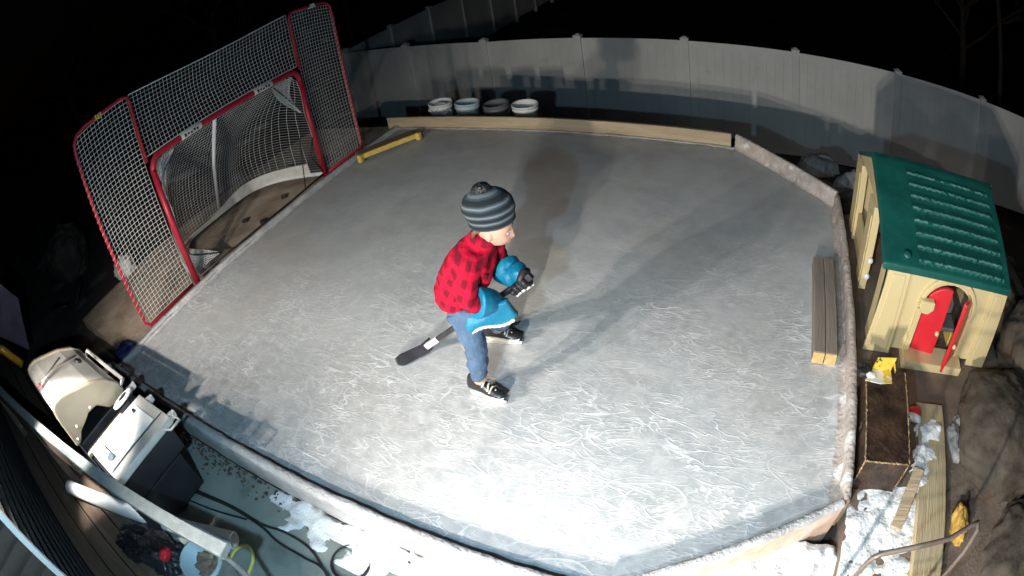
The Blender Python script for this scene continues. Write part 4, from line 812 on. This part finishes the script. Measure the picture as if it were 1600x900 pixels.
# hands: palm, four separate fingers of different lengths wrapped round the stick, thumb from the palm's side
stick_a, stick_b = V((-1.015, 1.885, 0.60)), V((-1.67, 1.855, 0.05)); sd = (stick_b - stick_a).normalized()
def hand(grip, wrist, rs, k, rf):
    "returns finger chains: each wraps the shaft, spaced along it"
    w = (wrist - grip); w = (w - sd*w.dot(sd)).normalized(); n = sd.cross(w).normalized(); out = []
    for i, ln in enumerate((0.92, 1.0, 0.96, 0.8)):
        c = grip + sd*((i-1.5)*k); a0 = 25; ch = []
        for j in range(6):
            a = R(a0 + ln*230*j/5); ch.append((c + (w*math.cos(a) + n*math.sin(a))*rs, rf*(1.0 - 0.10*j/2)))
        out.append(ch)
    c = grip - sd*k*2.1; th = [(c + w*rs*1.15, rf*1.15), (c + (w*0.5 - n*0.9)*rs*1.1, rf*1.05), (c - n*rs*0.95 - w*rs*0.25 + sd*k*0.8, rf*0.95), (c - w*rs*0.9 - n*rs*0.5 + sd*k*1.3, rf*0.8)]
    return out, th, w, n
parts = [body_me, hm]
gripN, gripF = stick_a.lerp(stick_b, 0.30), stick_a.lerp(stick_b, 0.04)
glove_geo = []
for gp_, wr in ((gripN, wrN), (gripF, wrF)):
    fs, th, w, n = hand(gp_, wr, 0.021, 0.014, 0.0068)
    for ch in fs + [th]:
        bm = BM(); tube(bm, [p for p, r in ch], [r for p, r in ch], 8); me = bpy.data.meshes.new('f'); bm.to_mesh(me); bm.free(); parts.append(me)
    bm = BM(); blob(bm, gp_ + w*0.033, (0.03, 0.03, 0.026), 3, 0.05); tube(bm, [gp_ + w*0.03, wr], [0.022, 0.02], 10); me = bpy.data.meshes.new('p'); bm.to_mesh(me); bm.free(); parts.append(me)
kid = addmesh('person', merge(parts, 0.0045, 2), M_skin)
tag(kid, 'small child in red plaid jacket and striped beanie skating bent forward with a stick', 'person')
# face details
for sy in (-1, 1):
    bm = BM(); blob(bm, HM @ V((0.0705, sy*0.029, 0.004)), (0.0075, 0.0085, 0.0058), 2, 0); o = obj('eye', bm, M_lace, kid, smooth=True)
    bm = BM(); blob(bm, HM @ V((0.0750, sy*0.029, 0.0035)), (0.0038, 0.0055, 0.0056), 2, 0); obj('iris', bm, M_blackm, o, smooth=True)
    bm = BM(); tube(bm, [HM @ V((0.078, sy*0.014, 0.024)), HM @ V((0.078, sy*0.029, 0.027)), HM @ V((0.069, sy*0.043, 0.022))], [0.002, 0.0025, 0.0015], 6); obj('eyebrow', bm, M_dkplank, kid, smooth=True)
bm = BM(); tube(bm, [HM @ V((0.077, -0.018, -0.053)), HM @ V((0.0855, 0, -0.052)), HM @ V((0.077, 0.018, -0.053))], [0.002, 0.0042, 0.002], 8); obj('mouth', bm, mat('lips', (0.55, 0.2, 0.18), rough=0.5), kid, smooth=True)
bm = BM()
for k in range(9):
    y = -0.06 + 0.015*k; tube(bm, [HM @ V((-0.04, y, 0.03)), HM @ V((-0.08, y, -0.02)), HM @ V((-0.085, y*0.9, -0.06))], [0.012, 0.012, 0.005], 6)
obj('hair', bm, mat('brown_hair', (0.10, 0.06, 0.035), (0.2, 0.13, 0.08), scale=30, rough=0.6), kid, smooth=True)
# beanie with stripes
def stripes():
    q = bpy.data.materials.new('striped_knit'); q.use_nodes = True; N = q.node_tree.nodes; L = q.node_tree.links; b = N['Principled BSDF']; b.inputs['Roughness'].default_value = 0.95
    tc = N.new('ShaderNodeTexCoord'); sp = N.new('ShaderNodeSeparateXYZ'); L.new(tc.outputs['Object'], sp.inputs[0]); nz = N.new('ShaderNodeTexNoise'); nz.inputs['Scale'].default_value = 9; L.new(tc.outputs['Object'], nz.inputs['Vector'])
    ad = N.new('ShaderNodeMath'); ad.operation = 'MULTIPLY_ADD'; L.new(nz.outputs['Fac'], ad.inputs[0]); ad.inputs[1].default_value = 0.012; L.new(sp.outputs['Z'], ad.inputs[2])
    mo = N.new('ShaderNodeMath'); mo.operation = 'PINGPONG'; mo.inputs[1].default_value = 0.0215; L.new(ad.outputs[0], mo.inputs[0])
    r = N.new('ShaderNodeValToRGB'); e = r.color_ramp.elements; e[0].position = 0.0075; e[0].color = (0.010, 0.015, 0.019, 1); e[1].position = 0.0105; e[1].color = (0.034, 0.050, 0.062, 1); x = r.color_ramp.elements.new(0.0165); x.color = (0.055, 0.078, 0.094, 1); x = r.color_ramp.elements.new(0.018); x.color = (0.15, 0.175, 0.195, 1)
    L.new(mo.outputs[0], r.inputs['Fac']); L.new(r.outputs['Color'], b.inputs['Base Color'])
    w = N.new('ShaderNodeTexNoise'); w.inputs['Scale'].default_value = 140; L.new(tc.outputs['Object'], w.inputs['Vector']); bp = N.new('ShaderNodeBump'); bp.inputs['Strength'].default_value = 0.5; bp.inputs['Distance'].default_value = 0.01; L.new(w.outputs['Fac'], bp.inputs['Height']); L.new(bp.outputs['Normal'], b.inputs['Normal'])
    return q
bm = BM(); prof = [(0.078, -0.028), (0.094, -0.030), (0.1000, -0.020), (0.1010, 0.008), (0.0985, 0.014), (0.1055, 0.030), (0.1120, 0.050), (0.1090, 0.056), (0.1120, 0.070), (0.1085, 0.092), (0.1010, 0.098), (0.098, 0.112), (0.083, 0.130), (0.072, 0.133), (0.058, 0.146), (0.03, 0.155), (0.004, 0.158)]
lathe(bm, prof, 48)
for v in bm.verts:
    a = math.atan2(v.co.y, v.co.x); k = 1 + 0.02*noise.noise(V((math.cos(a)*2, math.sin(a)*2, v.co.z*18))); k += 0.012*math.sin(a*24)*(1 if v.co.z < 0.10 else 0.4) + 0.03*noise.noise(V((math.cos(a)*1.5, math.sin(a)*1.5, v.co.z*9 + 4))); v.co.x *= 1.06*k; v.co.y *= 0.98*k; v.co.x -= 0.10*max(0, v.co.z-0.03)
hat = obj('beanie', bm, stripes(), kid, smooth=True, sub=1); hat.matrix_world = HM @ Matrix.Translation((-0.022, 0, 0.052)) @ Matrix.Rotation(R(-20), 4, 'Y') @ Matrix.Diagonal((1.07, 1.07, 0.93, 1))
bm = BM(); blob(bm, (-0.012, 0, 0.165), (0.040, 0.038, 0.026), 4, 0.3, 5, 2); po = obj('pompom', bm, M_black, hat, smooth=True)
# jacket in red and black check
def plaid():
    q = bpy.data.materials.new('buffalo_check'); q.use_nodes = True; N = q.node_tree.nodes; L = q.node_tree.links; b = N['Principled BSDF']; b.inputs['Roughness'].default_value = 0.95; b.inputs['Specular IOR Level'].default_value = 0.2
    tc = N.new('ShaderNodeTexCoord'); mp = N.new('ShaderNodeMapping'); mp.inputs['Rotation'].default_value = (0.1, -0.45, 0.3); L.new(tc.outputs['Object'], mp.inputs['Vector']); sp = N.new('ShaderNodeSeparateXYZ'); L.new(mp.outputs['Vector'], sp.inputs[0])
    def sq(s, off):
        a = N.new('ShaderNodeMath'); a.operation = 'ADD'; a.inputs[1].default_value = off; L.new(s, a.inputs[0]); p = N.new('ShaderNodeMath'); p.operation = 'PINGPONG'; p.inputs[1].default_value = 0.034; L.new(a.outputs[0], p.inputs[0])
        r = N.new('ShaderNodeMapRange'); r.inputs['From Min'].default_value = 0.0135; r.inputs['From Max'].default_value = 0.0195; L.new(p.outputs[0], r.inputs['Value']); return r.outputs['Result']
    a = N.new('ShaderNodeMath'); a.operation = 'ADD'; L.new(sq(sp.outputs['Z'], 5), a.inputs[0]); d = N.new('ShaderNodeMath'); d.operation = 'ADD'; L.new(sp.outputs['X'], d.inputs[0]); L.new(sp.outputs['Y'], d.inputs[1]); L.new(sq(d.outputs[0], 5.01), a.inputs[1])
    hf = N.new('ShaderNodeMath'); hf.operation = 'MULTIPLY'; hf.inputs[1].default_value = 0.5; L.new(a.outputs[0], hf.inputs[0])
    r = N.new('ShaderNodeValToRGB'); r.color_ramp.elements[0].color = (0.60, 0.007, 0.038, 1); r.color_ramp.elements[1].color = (0.17, 0.006, 0.02, 1); x = r.color_ramp.elements.new(0.5); x.color = (0.40, 0.006, 0.028, 1)
    L.new(hf.outputs[0], r.inputs['Fac']); L.new(r.outputs['Color'], b.inputs['Base Color'])
    w = N.new('ShaderNodeTexNoise'); w.inputs['Scale'].default_value = 26; L.new(tc.outputs['Object'], w.inputs['Vector']); bp = N.new('ShaderNodeBump'); bp.inputs['Strength'].default_value = 0.6; bp.inputs['Distance'].default_value = 0.012; L.new(w.outputs['Fac'], bp.inputs['Height']); L.new(bp.outputs['Normal'], b.inputs['Normal'])
    return q
M_plaid = plaid()
hem = V((-1.33, 1.795, 0.455))
jk = skin_mesh([[(hem, .118), (V((-1.325, 1.79, 0.54)), .125), (V((-1.285, 1.805, 0.625)), .120), (V((-1.225, 1.835, 0.735)), .098), (neckb + V((0.0, 0.0, 0.02)), .068), (neckb.lerp(headc, .42) + V((-0.012, -0.004, 0)), .066), (neckb.lerp(headc, .80) + V((-0.030, -0.012, 0)), .074)], [(V((-1.225, 1.835, 0.735)), .098), (shN, .066), (elN, .056), (elN.lerp(wrN, .75), .044)], [(V((-1.225, 1.835, 0.735)), .098), (shF, .066), (elF, .056), (elF.lerp(wrF, .75), .044)]])
jm = merge([evaluated(jk)], 0.006, 4)
for v in jm.vertices:
    v.co += v.normal*(0.011*noise.noise(v.co*11 + V((0, 0, v.co.z*14))) + 0.005*noise.noise(v.co*30))
addmesh('jacket', jm, M_plaid, kid)
pt = skin_mesh([[(pel + V((0.03, 0, 0.02)), .080), (hpN + V((0.02, 0, 0)), .078), (knN, .056), (anN + V((0.0, 0, 0.02)), .043)], [(pel + V((0.03, 0, 0.02)), .080), (hpF + V((0.02, 0, 0)), .078), (knF, .056), (anF + V((0, 0, 0.02)), .043)]])
pm = merge([evaluated(pt)], 0.006, 3)
for v in pm.vertices: v.co += v.normal*(0.010*noise.noise(V((v.co.x*10, v.co.y*10, v.co.z*26))) + 0.004*noise.noise(v.co*38))
addmesh('trousers', pm, M_denim, kid)
# gloves: teal cuffs and backs, black finger rolls with white bars
for gp_, wr, nm in ((gripN, wrN, 'near'), (gripF, wrF, 'far')):
    fs, th, w, n = hand(gp_, wr, 0.028, 0.029, 0.0165)
    el = elN if nm == 'near' else elF
    bm = BM(); out = (wr - el).normalized()
    cuff_end = wr.lerp(el, 0.62) 
    blob(bm, gp_ + w*0.045 + n*0.004, (0.044, 0.044, 0.040), 3, 0.05); tube(bm, [gp_ + w*0.03, gp_ + w*0.062, wr.lerp(el, .05), wr.lerp(el, .30), cuff_end], [0.044, 0.050, 0.056, 0.068, 0.078], 16)
    me = bpy.data.meshes.new('g'); bm.to_mesh(me); bm.free(); gl = addmesh('hockey_glove', merge([me], 0.006, 4), M_teal, kid); gl['label'] = 'teal hockey glove on the hand nearer the patio' if nm == 'near' else 'teal hockey glove on the upper stick hand'
    for ch in fs:
        bm = BM(); tube(bm, [p for p, r in ch], [r for p, r in ch], 10); fo = obj('finger', bm, M_black, gl, smooth=True)
        p, q = ch[1][0], ch[2][0]; o = (p - gp_ - sd*(p-gp_).dot(sd)).normalized()
    for ch in fs:
        for j in (0, 1, 2, 3):
            p = ch[j][0]; o = p - gp_; o = (o - sd*o.dot(sd)).normalized(); bm = BM(); beam(bm, p + o*0.0145 - sd*0.009, p + o*0.0145 + sd*0.009, 0.011, 0.006, upv=o); obj('white_bar', bm, M_white, gl)
    bm = BM(); tube(bm, [p for p, r in th], [r for p, r in th], 10); obj('thumb', bm, M_black, gl, smooth=True)
# loose teal cloth tails hanging from the near cuff, white lower edge
def flap(s, t):
    a = V((-1.235, 1.700, 0.505)).lerp(V((-1.055, 1.765, 0.56)), s); b = V((-1.225, 1.665, 0.405)).lerp(V((-1.03, 1.80, 0.46)), s)
    p = a.lerp(b, t); p += V((0.3, -0.9, 0))*0.03*math.sin(math.pi*t)*(0.6+0.4*math.sin(s*5)); p.z += 0.018*math.sin(s*6.0)*t; return p
bm = BM(); gV = [[bm.verts.new(flap(i/20, j/10)) for i in range(21)] for j in range(11)]; gB = [[bm.verts.new(flap(i/20, j/10) + V((-0.1, 0.3, 0)).normalized()*0.035) for i in range(21)] for j in range(11)]
for j in range(10):
    for i in range(20): bm.faces.new((gV[j][i], gV[j][i+1], gV[j+1][i+1], gV[j+1][i])); bm.faces.new((gB[j][i], gB[j+1][i], gB[j+1][i+1], gB[j][i+1]))
for j in range(10):
    bm.faces.new((gV[j][0], gV[j+1][0], gB[j+1][0], gB[j][0])); bm.faces.new((gV[j][20], gB[j][20], gB[j+1][20], gV[j+1][20]))
for i in range(20):
    bm.faces.new((gV[0][i], gB[0][i], gB[0][i+1], gV[0][i+1])); bm.faces.new((gV[10][i], gV[10][i+1], gB[10][i+1], gB[10][i]))
gu = obj('gauntlet', bm, M_teal, kid, smooth=True)
bm = BM(); tube(bm, [flap(0.05 + 0.9*k/20, 1.0) + V((0.0, -0.004, -0.002)) for k in range(21)], [0.006 + 0.003*(k % 2) for k in range(21)], 8); obj('white_trim', bm, M_white, gu, smooth=True)
# skates
def skate(an, toe_dir, lift):
    d = V((*toe_dir, 0)).normalized(); s = V((-d.y, d.x, 0)); o = V((an.x, an.y, 0)) - d*0.035; M = Matrix((d, s, V((0, 0, 1)))).transposed().to_4x4(); M.translation = o + V((0, 0, lift))
    bm = BM(); secs = [(-0.035, .022, .05, .125), (-0.02, .031, .048, .165), (0.02, .034, .048, .17), (0.055, .034, .048, .135), (0.09, .035, .048, .098), (0.13, .036, .048, .085), (0.155, .030, .050, .078), (0.172, .015, .054, .070)]
    rings = []
    for x, hw_, z0, z1 in secs:
        rings.append([bm.verts.new(M @ V((x, hw_*math.cos(a)*(1 if math.sin(a) < 0.3 else 0.85), (z0+z1)/2 + (z1-z0)/2*math.sin(a)))) for a in [2*math.pi*k/14 for k in range(14)]])
    for a, b in zip(rings, rings[1:]):
        for k in range(14): bm.faces.new((a[k], a[(k+1) % 14], b[(k+1) % 14], b[k]))
    bm.faces.new(rings[0][::-1]); bm.faces.new(rings[-1]); bt = obj('skate', bm, M_blackm, kid, smooth=True, sub=1)
    bm = BM(); prism(bm, [(-0.03, 0.048), (0.165, 0.05), (0.15, 0.022), (-0.015, 0.022)], M @ frame((0, 0.006, 0), (1, 0, 0), (0, 0, 1)), 0.012); obj('blade_holder', bm, M_white, bt, bevel=0.003)
    bm = BM(); prism(bm, [(-0.04, 0.024), (0.172, 0.024), (0.165, 0.004), (0.15, 0.0), (-0.03, 0.0)], M @ frame((0, 0.0015, 0), (1, 0, 0), (0, 0, 1)), 0.003); obj('blade', bm, M_steel, bt)
    bm = BM()
    for k in range(6):
        x = 0.035 + 0.017*k; z = 0.165 - 0.0148*k - (0.004 if k > 2 else 0); tube(bm, [M @ V((x-0.006*(-1)**k, -0.031, z-0.022)), M @ V((x, 0, z)), M @ V((x+0.006*(-1)**k, 0.031, z-0.022))], 0.0048, 6)
    obj('laces', bm, M_lace, bt, smooth=True)
    bm = BM(); tube(bm, [M @ V((0.0, -0.036, 0.075)), M @ V((0.05, -0.037, 0.07)), M @ V((0.11, -0.037, 0.062))], 0.006, 6); obj('side_stripe', bm, M_lace, bt, smooth=True)
skate(anN, (0.98, -0.05), 0.004); skate(anF, (0.97, 0.20), 0.004)
# stick held by the child
t = thing('hockey_stick', 'black hockey stick with white tape trailing on the ice behind the child', 'hockey stick')
bm = BM(); beam(bm, stick_a - sd*0.03, stick_b, 0.020, 0.028); obj('shaft', bm, M_stick, t, bevel=0.004)
bm = BM(); p0 = stick_a.lerp(stick_b, 0.85); beam(bm, p0, p0 + sd*0.12, 0.026, 0.034); obj('tape', bm, M_tape, t, bevel=0.003)
bm = BM(); bl = V((-0.52, -0.85, -0.03)).normalized(); Mb = frame(stick_b + V((0, 0, -0.01)), bl, (0, 0, 1)); prism(bm, [(-0.05, 0.045), (-0.03, -0.022), (0.0, -0.030), (0.16, -0.026), (0.19, -0.005), (0.185, 0.032), (0.15, 0.042), (0.02, 0.032)], Mb @ Matrix.Rotation(R(38), 4, 'X'), 0.014); obj('blade', bm, M_stick, t, bevel=0.005)
bm = BM(); beam(bm, stick_a - sd*0.05, stick_a - sd*0.01, 0.026, 0.032); obj('butt_end', bm, M_stick, t, bevel=0.004)
